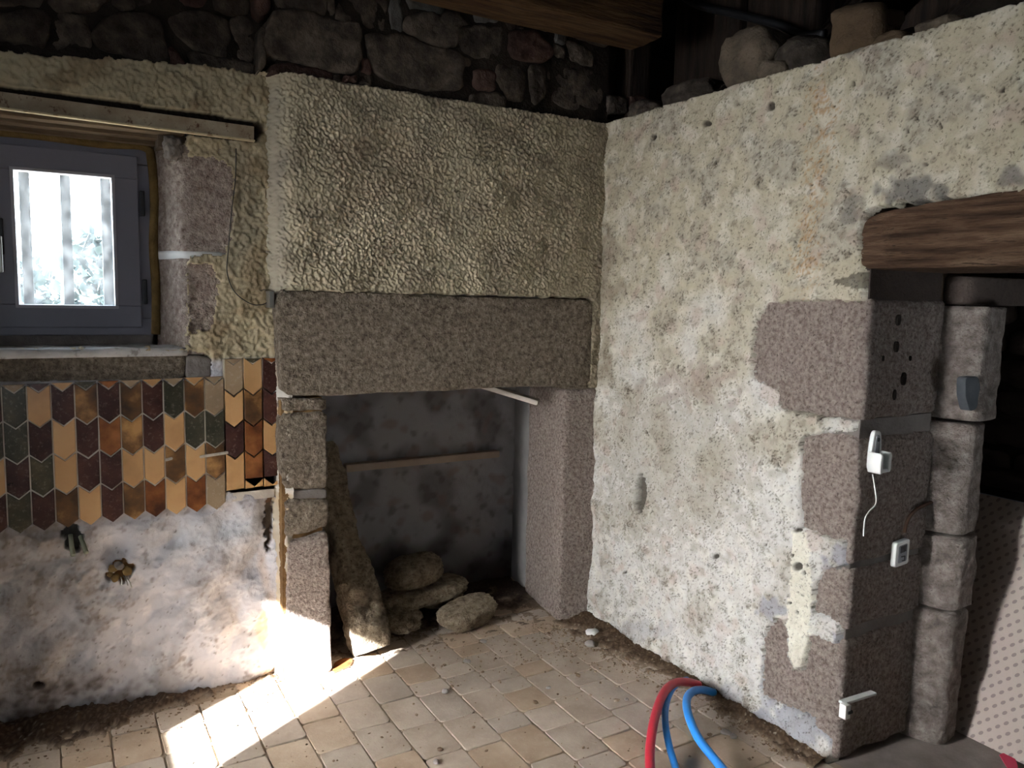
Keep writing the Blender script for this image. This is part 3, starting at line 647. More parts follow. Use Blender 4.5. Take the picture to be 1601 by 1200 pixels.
# ---- glazed chevron wall tiles
TP, TH, TV = .0685, .1172, .026
def chev(w, z1, z0, notch=True, flat_top=False, flat_bottom=False):
    h = w/2-.0022
    top = [(-h, z1), (0, z1 if flat_top else z1-TV), (h, z1)]
    bot = [(h, z0), (0, z0 if flat_bottom else z0-TV), (-h, z0)]
    return top+bot
def tile_mesh(poly, m):
    P = np.array(poly, float)
    if .5*np.sum(P[:, 0]*np.roll(P[:, 1], -1)-np.roll(P[:, 0], -1)*P[:, 1]) < 0: P = P[::-1]
    n = len(P); c = P.mean(0); V = [(x, 0, z) for x, z in P]+[(x, -.007, z) for x, z in P]+[tuple(np.r_[(c+(p-c)*.95)[0], -.0088, (c+(p-c)*.97)[1]]) for p in P]; Fs = []
    for a in range(2):
        for i in range(n): Fs.append((a*n+i, a*n+(i+1) % n, (a+1)*n+(i+1) % n, (a+1)*n+i))
    Fs.append(tuple(2*n+i for i in range(n)))
    return mesh_np('tile', V, Fs, m, False)
grid = {0: 'ggpg', 1: 'tpgp', 2: 'pttm', 3: 'mppt', 4: 'popp', 5: 'mmtm', 6: 'ppto', 7: 'gtmt', 8: 'mgto', 9: 'ygmy', 10: 'ytpt', 11: 'tmoo', 12: 'pptp', -1: 'pgtp', -2: 'tppg'}
topcap = {0: 'y', 1: 'p', 2: 't', 3: 'g', 4: 'o', 5: 'y', 6: 't', 7: 'y', 8: 't', 9: 'y', 10: 'y', 11: 'g', 12: 'o', -1: 'p', -2: 't'}
TM = {}
def tshape(key, poly, mk):
    if (key, mk) not in TM: TM[(key, mk)] = tile_mesh(poly, TILEM[mk])
    return TM[(key, mk)]
for c in range(-2, 13):
    xc = -2.3155+TP*c+TP/2
    slope = .0008*c
    hi = c >= 10
    zt = (1.2485 if hi else 1.178)+slope*(0 if hi else 1)          # upper edge line
    ztip = (1.2195 if hi else 1.150)+slope                          # first chevron tip
    # triangle of the cut tile at the top
    o = link('tile', tshape(('cap', hi), [(-TP/2+.002, zt-ztip+.0), (TP/2-.002, zt-ztip), (0, .003)], topcap[c]), wall_back, (xc, .074, ztip))
    for r in range(4):
        zz = ztip-r*TH+TV
        cut = (hi and c > 10 and r == 3)
        lastc = tshape('full', chev(TP, -.0028, -TH+.0028), grid[c][r]) if not cut else tshape('cut', chev(TP, -.0022, -TH+.012, flat_bottom=True), grid[c][r])
        o = link('tile', lastc, wall_back, (xc, .074+rnd.gauss(0, .0006), zz)); o.rotation_euler = (rnd.gauss(0, .008), 0, rnd.gauss(0, .008))
    if hi:
        zb = ztip-4*TH+TV
        o = link('tile', tshape('foot', [(-TP/2+.002, .006 if c == 10 else .02), (0, -TV+.004+(0 if c == 10 else .02)), (TP/2-.002, .006 if c == 10 else .02), (TP/2-.002, -.022), (-TP/2+.002, -.026)] if c == 10 else [(-TP/2+.002, .002), (0, .022), (TP/2-.002, .002), (TP/2-.002, -.012), (-TP/2+.002, -.014)], 't'), wall_back, (xc, .074, zb))
# grout bed behind the tiles
boxes('tile_grout', [(-2.46, -1.455, .0690, .085, .715, 1.17), (-1.632, -1.455, .0690, .085, .748, 1.245)], mat('tile_grout', [(166, 156, 144), (198, 190, 178)], 9, .9, .3, 60, .004), wall_back)

# ================================================================== WINDOW
win = struct(empty('window_1', (-2.11, .27, 1.335)), 'small plum-grey window with a single dusty pane')
def frame4(name, x0, x1, z0, z1, wd, y0, y1, m, parent, bev=.004):
    return boxes(name, [(x0, x1, y0, y1, z1-wd, z1), (x0, x1, y0, y1, z0, z0+wd), (x0, x0+wd, y0, y1, z0+wd, z1-wd), (x1-wd, x1, y0, y1, z0+wd, z1-wd)], m, parent, bev)
gx0, gx1, gz0, gz1 = -2.262, -1.966, 1.432, 1.884
frame4('window_frame', gx0-.125, gx1+.125, gz0-.105, gz1+.115, .06, .262, .33, M_FRAME, win)
sash = frame4('sash', gx0-.085, gx1+.085, gz0-.078, gz1+.082, .080, .246, .30, M_FRAME, win)
frame4('glazing_bead', gx0-.010, gx1+.010, gz0-.010, gz1+.010, .011, .243, .29, mat('pale_bead', [(150, 148, 154), (160, 158, 164)], 5, .4, 0), win, .002)
gm = bpy.data.materials.new('pane_glass'); gm.use_nodes = True
nt = gm.node_tree; nt.nodes.clear(); out = nt.nodes.new('ShaderNodeOutputMaterial'); mx = nt.nodes.new('ShaderNodeMixShader'); tr = nt.nodes.new('ShaderNodeBsdfTransparent'); gl = nt.nodes.new('ShaderNodeBsdfGlossy'); df = nt.nodes.new('ShaderNodeBsdfTranslucent')
tr.inputs[0].default_value = (.93, .97, 1, 1); gl.inputs['Roughness'].default_value = .02; pass
mx2 = nt.nodes.new('ShaderNodeMixShader'); nz = nt.nodes.new('ShaderNodeTexNoise'); nz.inputs['Scale'].default_value = 9; nz.inputs['Detail'].default_value = 6
mr = nt.nodes.new('ShaderNodeMapRange'); mr.inputs[1].default_value = .4; mr.inputs[2].default_value = .75; mr.inputs[3].default_value = .015; mr.inputs[4].default_value = .10
nt.links.new(nz.outputs['Fac'], mr.inputs[0]); nt.links.new(mr.outputs[0], mx2.inputs[0]); df.inputs[0].default_value = (.9, .93, .97, 1)
mx.inputs[0].default_value = .05; nt.links.new(tr.outputs[0], mx.inputs[1]); nt.links.new(gl.outputs[0], mx.inputs[2])
nt.links.new(mx.outputs[0], mx2.inputs[1]); nt.links.new(df.outputs[0], mx2.inputs[2]); nt.links.new(mx2.outputs[0], out.inputs[0])
boxes('pane', [(gx0, gx1, .268, .272, gz0, gz1)], gm, win)
for z in (1.80, 1.485):
    hg = boxes('hinge', [(gx1+.088, gx1+.104, .228, .25, z-.045, z+.045)], M_BLACK, win, .004)
hp = boxes('handle', [(gx0-.060, gx0-.034, .232, .25, 1.60, 1.72)], M_BLACK, win, .004)
ob = boxes('handle_grip', [(gx0-.058, gx0-.038, .196, .214, 1.54, 1.66), (gx0-.056, gx0-.040, .205, .24, 1.635, 1.66)], M_METAL, hp, .004)
boxes('frame_packing', [(-2.45, -1.80, .285, .345, 1.27, 1.330), (-2.45, -1.80, .285, .345, 1.994, 2.07), (-1.843, -1.79, .285, .345, 1.27, 2.07), (-2.45, -2.385, .285, .345, 1.27, 2.07)], M_GREYM, win)
# expanding foam bead round the frame
tube('foam_seal', [(-1.836, .25, 1.33), (-1.832, .246, 1.5), (-1.836, .25, 1.65), (-1.829, .246, 1.8), (-1.834, .25, 1.95), (-1.86, .25, 2.003), (-2.0, .25, 1.998), (-2.2, .248, 2.004), (-2.4, .25, 2.0)], .016, M_FOAM, win)
# steel rail above the window with soot behind
ra = empty('steel_rail', (-2.05, .05, 2.05)); tag(ra, 'rusty cream-painted steel rail across the wall above the window', 'rail')
def bar(name, a, b, w, h, m, parent=None, bevel=.003):
    """rectangular bar from a to b, width w sideways, h along its local up"""
    a, b = Vector(a), Vector(b); L = (b-a).length; me = bpy.data.meshes.new(name); bm = bmesh.new(); bmesh.ops.create_cube(bm, size=1)
    bmesh.ops.scale(bm, vec=(L, w, h), verts=bm.verts)
    if bevel: bmesh.ops.bevel(bm, geom=list(bm.edges), offset=bevel, segments=2, affect='EDGES')
    d = (b-a).normalized(); s = Vector((0, 0, 1)).cross(d).normalized(); u = d.cross(s)
    Mx = Matrix((d, s, u)).transposed()
    for v in bm.verts: v.co = Mx @ v.co
    bm.to_mesh(me); bm.free(); me.materials.append(m); return link(name, me, parent, (a+b)/2)
pa = on(-60, 148, 'y', .055); pb = on(397, 209, 'y', .055)
bar('web', (pa[0], .056, pa[2]), (pb[0], .056, pb[2]), .006, .05, M_RAIL, ra, .001)
bar('flange', (pa[0], .048, pa[2]-.027), (pb[0], .048, pb[2]-.027), .022, .006, mat('cream_paint', [(196, 180, 140), (216, 202, 164)], 12, .7, .2, 60, .002, ((120, 78, 44), 30, .6)), ra, .001)

# bits on the wall
cbl = tube('thin_cable', [tuple(on(x, y, 'y', .062)) for x, y in [(369, 232), (368, 280), (362, 330), (357, 390), (355, 425), (366, 455), (390, 474), (410, 476), (424, 468)]], .0018, M_BLACK); tag(cbl, 'thin dark cable looping down the rough plaster beside the window', 'cable')
P = on(425, 468, 'y', .03); brk = boxes('metal_clip', [(P[0]-.012, P[0]-.004, .02, .075, P[2]-.03, P[2]+.03), (P[0]-.012, P[0]+.006, .018, .024, P[2]-.03, P[2]+.03)], M_METAL, None, .001); tag(brk, 'small metal clip at the upper left corner of the stone lintel', 'clip')
pp = [(110, 836, 114, 868), (126, 838, 135, 864)]
for k, (x0, y0, x1, y1) in enumerate(pp):
    a = on(x0, y0, 'y', .095); b = on(x1, y1, 'y', .035)
    o = tube('pipe_stub', [tuple(a), tuple((a+b)/2), tuple(b)], .0075, mat('verdigris_pipe', [(104, 108, 92), (140, 140, 120)], 12, .6, .2, 60, .002)); tag(o, ['greenish pipe stub, the left of two poking out below the tiles', 'greenish pipe stub, the right of two poking out below the tiles'][k], 'pipe', 'pipe stubs under the tiles')
wc = empty('wire_outlet', tuple(on(190, 900, 'y', .08))); tag(wc, 'broken wall outlet with yellowish lumps and cut wires below the tiles', 'outlet')
for k, (x, y, s) in enumerate([(177, 888, .034), (186, 884, .036), (199, 892, .036), (180, 903, .032), (172, 897, .024)]):
    q = on(x, y, 'y', .085); boulder('plaster_lump', tuple(q), (s, s*.8, s*.8), (k, k*.7, k*.3), M_FOAM if k != 1 else M_GREYM, 400+k, 2, .3, parent=wc)
for k, (x0, y0, x1, y1) in enumerate([(193, 900, 200, 915), (196, 899, 206, 918), (189, 902, 190, 914)]):
    tube('wire', [tuple(on(x0, y0, 'y', .085)), tuple(on((x0+x1)/2+1, (y0+y1)/2, 'y', .055)), tuple(on(x1, y1, 'y', .05))], .0022, M_METAL if k < 2 else M_WHITE, wc, 6, 4)
for k, (x0, y0, x1, y1) in enumerate([(312, 714, 357, 707), (258, 719, 270, 716)]):
    a = on(x0, y0, 'y', .062); b = on(x1, y1, 'y', .062); o = bar('glue_strip', a, b, .006, .010, M_BOARD, None, .002); tag(o, ['long pale strip stuck across the brown wall tiles', 'short pale scrap stuck on a dark wall tile'][k], 'strip')

# ================================================================== THINGS AT THE HEARTH
def slab():
    """long granite post leaning back into the hearth"""
    B = Vector((-1.065, .055, .0)); T = Vector((-1.165, .46, .80)); ax = (T-B).normalized(); L = (T-B).length
    s = Vector((1, .12, 0)); s = (s-ax*s.dot(ax)).normalized(); n = ax.cross(s).normalized()
    nL, nr = 110, 64; V = []; Fs = []
    prof = [(0, .066, .05), (.03, .074, .062), (.10, .082, .068), (.3, .080, .066), (.45, .078, .066), (.52, .062, .06), (.58, .064, .058), (.75, .068, .058), (.97, .06, .05), (1, .05, .04)]
    for i in range(nL+1):
        t = i/nL; hw = np.interp(t, [p[0] for p in prof], [p[1] for p in prof]); hd = np.interp(t, [p[0] for p in prof], [p[2] for p in prof])
        for k in range(nr):
            a = 2*math.pi*k/nr; c, sn = math.cos(a), math.sin(a); q = (abs(c)**5+abs(sn)**5)**(-1/5)
            p = B+ax*(t*L)+s*(c*q*hw)+n*(sn*q*hd); d = mnoise.fractal(p*9+Vector((3, 8, 1)), 1.0, 2.0, 5)*.016+mnoise.fractal(p*22+Vector((3, 8, 1)), 1.0, 2.0, 4)*.006+mnoise.fractal(p*3+Vector((1, 2, 9)), 1.0, 2.0, 2)*.016
            V.append(tuple(p+(s*c+n*sn)*d))
    for i in range(nL):
        for k in range(nr):
            j = (k+1) % nr; Fs.append((i*nr+k, i*nr+j, (i+1)*nr+j, (i+1)*nr+k))
    Fs.append(tuple(reversed(range(nr)))); Fs.append(tuple(nL*nr+k for k in range(nr)))
    V = np.array(V); V[:, 2] -= V[:, 2].min(); V, c = centre(V); return link('stone_post', mesh_np('stone_post', V, Fs, M_GRANY), None, c)
tag(slab(), 'long rough granite post leaning against the left side of the fireplace opening', 'stone')
def ground(o, z=0.001):
    o.location.z += z-min((o.matrix_world @ v.co).z if False else (o.location.z+v.co.z) for v in o.data.vertices)
for k, (c_, sz, rt, sd, bd, lb) in enumerate([
    ((-.578, .15, .06), (.29, .17, .105), (.15, -.08, .24), 421, .16, 'bean-shaped granite stone at the front right of the hearth pile'),
    ((-.872, .23, .05), (.16, .20, .11), (0, .1, .4), 422, 0, 'dark shaded stone at the bottom left of the hearth pile'),
    ((-.60, .40, .05), (.24, .16, .10), (0, .1, .4), 423, 0, 'stone hidden at the back under the flat hearth stones'),
    ((-.735, .31, .128), (.46, .20, .080), (.10, -.05, .10), 424, 0, 'long flat stone in the middle of the hearth pile'),
    ((-.768, .325, .232), (.28, .19, .122), (.1, -.10, .2), 425, 0, 'rounded stone on top of the hearth pile')]):
    o = boulder('fieldstone', c_, sz, rt, M_GRANY, sd, 5, .09, 2.8, 1.6, bend=bd, fine=.06); tag(o, lb, 'stone', 'stones in the hearth')
    if k < 3: ground(o)
fr2 = stone('tile_shard', [tuple(on(x, y, 'z', .006)[:2]) for x, y in [(519, 1052), (522, 1036), (536, 1028), (552, 1030), (549, 1040), (534, 1046)]], Frame((0, 0, .008), (1, 0, 0), (0, 1, 0)), TILEM['o'], None, .007, 0, .001, .001, 24, 9, 426, 1, .1, 3); tag(fr2, 'orange-brown glazed tile shard on the floor between the left jamb and the leaning post', 'shard')
# batten across the fireback
a = on(543, 731, 'y', .56); b = on(780, 709, 'y', .56)
bt = bar('batten', (a[0]-.01, .565, a[2]), (b[0], .575, b[2]), .05, .034, M_BOARDD); tag(bt, 'dusty wooden batten fixed across the back of the fireplace', 'batten')
a = on(842, 630, 'y', .12); b = on(720, 598, 'y', .34)
pk = bar('board', tuple(a+np.array([0, 0, .004])), (b[0], .36, b[2]+.02), .07, .022, M_BOARD); tag(pk, 'pale board scrap slanting under the stone lintel', 'board')

# ================================================================== ROOF SPACE
be = boxes('ceiling_beam', [(-2.3, .02, -.34, -.13, 2.555, 2.80)], M_TIMBX, None, .012)
bm = bmesh.new(); bm.from_mesh(be.data); bmesh.ops.subdivide_edges(bm, edges=list(bm.edges), cuts=10, use_grid_fill=True)
for v in bm.verts:
    v.co += Vector((0, 1, .8))*mnoise.fractal(Vector((v.co.x*3, v.co.y*8, v.co.z*8)), 1.0, 2.0, 4)*.016
bm.to_mesh(be.data); bm.free(); tag(be, 'brown ceiling beam running along the top of the chimney wall', 'beam')
ps = boxes('roof_post', [(.14, .26, .02, .14, 2.27, 2.94)], M_TIMBZ, None, .015); tag(ps, 'rough upright timber post behind the end of the ceiling beam', 'post')
for k, (y0, y1, nm) in enumerate([(-.42, -.02, 'wide dark upright board beside the roof post'), (-.80, -.46, 'dark upright board in the roof space, further from the corner')]):
    o = boxes('roof_board', [(.36, .40, y0, y1, 2.262, 2.94)], M_TIMBZ, None, .006); tag(o, nm, 'board')
pi = tube('black_pipe', [tuple(on(x, y, 'x', .30)) for x, y in [(1040, -30), (1085, 5), (1150, 22), (1215, 38), (1255, 55), (1290, 52)]], .016, M_BLACK); tag(pi, 'black pipe sagging through the dark roof space', 'pipe')
for k, (x0, z0, ang) in enumerate([(1195, 2.62, 0), (1255, 2.70, 0), (1500, 2.6, 0)]):
    p = on(x0, 10, 'x', .6); o = bar('rafter', (.55, p[1]+.25, 2.40), (.75, p[1]-.35, 2.93), .09, .11, M_TIMBZ, None, .01); tag(o, ['dark sloping rafter nearest the corner', 'dark sloping rafter behind the loose wall stones', 'dark sloping rafter above the doorway side of the wall'][k], 'rafter', 'rafters')

# stones lying on the wall top
def wtop(name, px, w, h, d, m, seed, label, x=.12, rot=(0, 0, 0), power=3):
    q = on(px, 100, 'x', x); q = np.array([x, -(RIGHT.uv(px, 100)[0])*0+q[1], 2.256])
    o = boulder(name, tuple(q), (d, w, h), rot, m, seed, 4, .16, power, 1.7, fine=.04); o.location.z = 2.256-min(v.co.z for v in o.data.vertices); tag(o, label, 'stone', 'loose stones on the wall top'); return o
M_WT = mat('wall_top_stone', [(66, 58, 50), (92, 82, 70), (110, 98, 84)], 7, .95, .8, 60, .012, ((60, 52, 46), 80, .5), spec=.15)
M_WT2 = mat('wall_top_stone_ochre', [(76, 62, 48), (98, 82, 64)], 7, .95, .8, 60, .012, spec=.15)
wtop('loose_stone', 1090, .27, .11, .2, M_SOOT, 441, 'flat dark stone on the wall top nearest the corner', .12)
wtop('loose_stone', 1178, .215, .225, .2, M_WT, 442, 'rounded grey stone standing on the wall top', .10, (0, 0, .2), 2.8)
wtop('loose_stone', 1262, .22, .15, .2, M_SOOT, 443, 'dark pointed stone on the wall top between two larger ones', .13, (.25, 0, 0), 2.2)
wtop('loose_stone', 1350, .17, .155, .17, M_WT2, 444, 'squarish brown stone on the wall top', .09, (.1, 0, .1), 5)
wtop('loose_stone', 1215, .12, .07, .1, M_WT, 445, 'small stone leaning against the rounded one on the wall top', .05, (.2, 0, 0))
wtop('loose_stone', 1395, .11, .05, .1, M_WT2, 446, 'small brown lump beside the squarish stone on the wall top', .06)
wtop('loose_stone', 1418, .22, .12, .2, M_SOOT, 447, 'dark stone behind the squarish brown one on the wall top', .29)
wtop('loose_stone', 1470, .13, .055, .12, M_WT, 448, 'thin stone on the wall top towards the doorway side', .08)
wtop('loose_stone', 1018, .15, .09, .16, M_SOOT, 449, 'small dark stone in the corner on the wall top', .1)

# ================================================================== HOSES
def hose(name, pts, r, m, label):
    o = tube(name, [tuple(on(x, y, 'z', z)) for x, y, z in pts], r, m, None, 16, 10); tag(o, label, 'hose', 'plastic hoses by the wall'); return o
hose('hose', [(1092, 1070, .030), (1076, 1066, .062), (1056, 1067, .092), (1040, 1080, .105), (1029, 1104, .105), (1020, 1140, .09), (1016, 1185, .06), (1021, 1245, .03), (1032, 1300, .02)], .0155, M_RED, 'red plastic hose arching out of the base of the right wall')
hose('hose', [(1074, 1062, .020), (1062, 1066, .055), (1050, 1078, .08), (1042, 1098, .088), (1040, 1125, .08), (1045, 1160, .058), (1058, 1205, .025), (1075, 1250, .016)], .0115, M_BLUE, 'thin blue hose just beside the red one')
hose('hose', [(1116, 1082, .018), (1100, 1078, .045), (1084, 1080, .075), (1074, 1092, .09), (1076, 1116, .09), (1090, 1150, .072), (1112, 1180, .05), (1142, 1216, .03), (1170, 1250, .018)], .0145, M_BLUE, 'blue hose nearest the doorway bending over the floor')

# ================================================================== DOORWAY FITTINGS
def rv(px, py, y=-1.385): q = on(px, py, 'y', y); return q
# handset cradle
q = rv(1368, 706, -1.392); cr = empty('wall_cradle', (q[0], -1.388, q[2]-.06)); tag(cr, 'white plastic wall cradle with a dangling wire on the doorway stone', 'cradle')
def rounded(name, poly, y0, y1, m, parent, n=40, bev=.003, q=.2):
    return stone(name, poly, Frame((0, y1, 0), (1, 0, 0), (0, 0, 1)), m, parent, y0-y1, 0, bev, 0, n, 5, 0, 2, q, 3)
cx, cz = q[0], q[2]
def tilt(pts, a=.0): return [(cx+x, cz+z) for x, z in pts]
rounded('back_plate', tilt([(-.026, -.062), (.026, -.060), (.026, .0), (.018, .058), (.010, .068), (-.010, .068), (-.018, .058), (-.026, 0)]), -1.384, -1.398, M_WHITE, cr)
rounded('pocket_back', tilt([(-.012, -.03), (.012, -.03), (.010, .05), (0, .058), (-.010, .05)]), -1.397, -1.4005, M_GREYP, cr, 30, .001)
rounded('left_cheek', tilt([(-.030, -.062), (-.016, -.062), (-.016, -.002), (-.030, .006)]), -1.390, -1.436, M_WHITE, cr, 30, .004)
rounded('right_cheek', tilt([(.016, -.060), (.030, -.058), (.030, .006), (.016, .0)]), -1.390, -1.432, M_WHITE, cr, 30, .004)
rounded('pocket_floor', tilt([(-.028, -.062), (.028, -.060), (.028, -.048), (-.028, -.048)]), -1.390, -1.428, M_WHITE, cr, 30, .003)
rounded('screw_head', tilt([(-.006, .034), (.006, .034), (.006, .046), (-.006, .046)]), -1.398, -1.403, M_BLACK, cr, 16, .001)
tube('wire', [tuple(rv(x, y, -1.395-.01*k)) for k, (x, y) in enumerate([(1364, 741), (1367, 758), (1370, 780), (1368, 790), (1358, 800), (1352, 812), (1350, 838)])], .0022, M_WHITE, cr, 6, 6)
# small cover plate with printed marks
q = rv(1406, 863); pl = empty('cover_plate', (q[0], -1.385, q[2])); tag(pl, 'small white plate with a grey marked panel on the doorway stone', 'plate')
cx, cz = q[0], q[2]
rounded('plate', tilt([(-.036, -.045), (.036, -.040), (.036, .045), (-.036, .038)]), -1.380, -1.397, M_WHITE, pl, 60, .003, .07)
rounded('panel', tilt([(-.023, -.032), (.023, -.028), (.023, .032), (-.023, .026)]), -1.396, -1.3985, M_GREYP, pl, 40, .001, .07)
for k, (x, z, w, h) in enumerate([(-.012, .014, .003, .022), (-.004, .015, .003, .022), (.004, .016, .003, .022), (.012, .017, .003, .022), (.0, -.010, .020, .003), (.010, -.016, .003, .014), (.004, -.024, .014, .003)]):
    boxes('print_mark', [(cx+x-w/2, cx+x+w/2, -1.4005, -1.398, cz+z-h/2, cz+z+h/2)], M_BLACK, pl)
# white trunking end
a = rv(1316, 1098, -1.40); b = rv(1366, 1082, -1.40)
tk = empty('cable_trunking', tuple(a)); tag(tk, 'short white cable trunking piece at the foot of the doorway stone', 'trunking')
bar('channel', a, b, .024, .008, M_WHITE, tk, .001)
q = a; boxes('end_cap', [(q[0]-.018, q[0]+.006, -1.43, -1.405, q[2]-.040, q[2]+.006)], M_WHITE, tk, .002)
boxes('clip', [(q[0]-.008, q[0]+.012, -1.434, -1.425, q[2]-.022, q[2]-.014)], M_BLACK, tk)
# bent bracket / groove of a removed hinge
tube('iron_hook', [tuple(rv(x, y, -1.39)) for x, y in [(1414, 832), (1418, 815), (1428, 800), (1444, 790), (1458, 784)]], .006, mat('rusted_iron', [(58, 42, 34), (84, 60, 46)], 9, .9, .4, 60, .002))
tag(bpy.data.objects['iron_hook'], 'curved rusty iron hook set in the doorway stone', 'hook')
for k, (x, y, r) in enumerate([(1406, 500, .012), (1403, 542, .012), (1381, 560, .006), (1414, 592, .015), (1399, 617, .012), (1424, 560, .006)]):
    q = rv(x, y, -1.3835); stone('drill_hole', [(q[0]-r*.7, q[2]-r*1.4), (q[0]+r*.7, q[2]-r*1.4), (q[0]+r*.7, q[2]+r*1.4), (q[0]-r*.7, q[2]+r*1.4)], Frame((0, -1.3845, 0), (1, 0, 0), (0, 0, 1)), M_MORT, wall_right, .01, 0, .001, .001, 16, 9, k, 2, .25, 2)

# patterned board leaning in the passage
pn = empty('patterned_panel', (.60, -1.75, 0)); tag(pn, 'beige insulation panel with rows of small printed marks leaning in the passage', 'panel')
PB = Vector((.565, 0, 0)); PT = Vector((.80, 0, .81)); pdir = (PT-PB).normalized(); pl_ = (PT-PB).length
pmat = bpy.data.materials.new('printed_board'); pmat.use_nodes = True
def leaf(u0, u1, v0, v1, off, th):
    """box lying in the leaning plane: u along -y, v up the slope, off = toward the room"""
    nrm = Vector((-pdir.z, 0, pdir.x)); V = []
    for w_ in (off-th, off):
        for (u, v) in ((u0, v0), (u1, v0), (u1, v1), (u0, v1)): V.append(tuple(PB+pdir*v+Vector((0, -u, 0))+nrm*w_))
    return V
def leafobj(name, args, m, parent):
    V = leaf(*args); Fs = [(0, 3, 2, 1), (4, 5, 6, 7), (0, 1, 5, 4), (1, 2, 6, 5), (2, 3, 7, 6), (3, 0, 4, 7)]; V, c = centre(V); return link(name, mesh_np(name, V, Fs, m, False), parent, c)
def printed(m):
    nt = m.node_tree; N = nt.nodes; L = nt.links; b = N['Principled BSDF']; b.inputs['Roughness'].default_value = .75; b.inputs['Specular IOR Level'].default_value = .2
    tc = N.new('ShaderNodeTexCoord'); mp = N.new('ShaderNodeMapping'); L.new(tc.outputs['Object'], mp.inputs[0]); mp.inputs['Rotation'].default_value = (math.radians(-12), 0, 0); mp.inputs['Scale'].default_value = (1, 1, 1)
    sp = N.new('ShaderNodeSeparateXYZ'); L.new(mp.outputs[0], sp.inputs[0])
    def math_(op, a, b_=None, v=None):
        n = N.new('ShaderNodeMath'); n.operation = op; L.new(a, n.inputs[0])
        if b_ is not None: L.new(b_, n.inputs[1])
        elif v is not None: n.inputs[1].default_value = v
        return n.outputs[0]
    S = .036
    a = math_('DIVIDE', sp.outputs['Y'], v=S); c = math_('DIVIDE', sp.outputs['Z'], v=S*.72)
    row = math_('FLOOR', c); odd = math_('MULTIPLY', math_('MODULO', math_('ADD', row, v=100), v=2), v=.5)
    a = math_('ADD', math_('ADD', a, odd), v=100)
    fa = math_('SUBTRACT', math_('FRACT', a), v=.5); fc = math_('SUBTRACT', math_('FRACT', math_('ADD', c, v=100)), v=.5)
    d = math_('ADD', math_('POWER', math_('MULTIPLY', fa, v=1.5), v=2), math_('POWER', math_('MULTIPLY', math_('ADD', fc, math_('MULTIPLY', fa, v=.8)), v=.95), v=2))
    k = math_('LESS_THAN', d, v=.075)
    mx = N.new('ShaderNodeMix'); mx.data_type = 'RGBA'; L.new(k, mx.inputs[0]); mx.inputs[6].default_value = lin(170, 156, 147); mx.inputs[7].default_value = lin(134, 122, 119); L.new(mx.outputs[2], b.inputs['Base Color'])
printed(pmat)
leafobj('board', (1.20, 2.45, 0, pl_, 0, .07), mat('board_core', [(150, 140, 130), (170, 160, 150)], 6, .8, .1, 40, .003), pn)
leafobj('printed_face', (1.20, 2.45, 0, pl_, .0015, .0013), pmat, pn)
leafobj('edge_film', (1.20, 2.45, pl_, pl_+.003, .002, .074), plain('grey_blue_film', (132, 138, 150), .4), pn)
# stone ledge behind the panel
lg = stone('stone_slab', [(.86, -1.15), (1.03, -1.12), (1.03, -2.2), (.86, -2.2)], Frame((0, 0, .885), (1, 0, 0), (0, 1, 0)), M_DARKST, None, .055, 0, .01, .006, 50, 8, 470, 1, .1); tag(lg, 'flat stone slab lying behind the patterned panel', 'slab')
bs = boxes('low_wall', [(.92, 1.2, -2.4, -.9, 0, .829)], M_MORT); struct(bs)
# crimson scrap
fl = stone('film_scrap', [tuple(on(x, y, 'z', .004)[:2]) for x, y in [(1562, 1178), (1582, 1174), (1592, 1196), (1590, 1216), (1576, 1200)]], Frame((0, 0, .004), (1, 0, 0), (0, 1, 0)), M_PINK, None, .003, 0, .0008, .002, 24, 14, 471, 0, .1, 3); tag(fl, 'scrap of crimson plastic on the floor by the patterned panel', 'scrap')

# ================================================================== DIRT AND DEBRIS
def dirt(name, fr, u0, u1, v0, v1, res, hf, cols, label):
    def fn(u, v, X, Y, N):
        h = hf(u, v, N); keep = h > .0
        rgb = np.ones(u.shape+(3,))*L3(*cols[0]); rgb = mixc(rgb, L3(*cols[1]), sm(N(.02, 501), -.2, 1.4)*.8); rgb = mixc(rgb, L3(*cols[2]), sm(N(.022, 502, .4), 1.9, 2.6)*.7); rgb = mixc(rgb, L3(142, 125, 108), (1-sm(h, .0, .009))*.85)
        return np.maximum(h, -.004), keep, rgb
    o = hfield(name, fr, u0, u1, v0, v1, res, fn, M_PLAST); o['kind'] = 'stuff'; o['label'] = label; o['category'] = 'dirt'; return o
dirt('dirt_heap', FLOOR, -2.6, -1.42, -.16, .10, .006, lambda u, v, N: .045*sm(v, -.10-.06*sm(-u, 1.6, 2.3), .085)-.010+.003*N(.06, 503)+.006*N(.15, 504)+.0012*N(.02, 505)-.034*sm(u, -2.15, -1.55), [(62, 48, 38), (96, 80, 66), (150, 140, 130)], 'dark earth and crumbs along the foot of the tiled wall')
dirt('dirt_drift', FLOOR, -.34, .0, -1.36, .02, .006, lambda u, v, N: .022*sm(u, -.16-.16*sm(v, -.7, -.15), .0)-.007+.0016*N(.05, 506)+.003*N(.15, 507)+.0008*N(.015, 508), [(74, 58, 44), (104, 86, 68), (176, 166, 150)], 'brown crumbs of earth drifted along the foot of the right wall')
dirt('dirt_corner', FLOOR, -1.3, -.1, .03, .62, .008, lambda u, v, N: .014*sm(v, .1, .5)-.002+.001*N(.06, 509)+.003*N(.2, 510)+.001*N(.02, 511), [(56, 46, 40), (72, 60, 52), (100, 90, 80)], 'sooty earth covering the hearth floor')
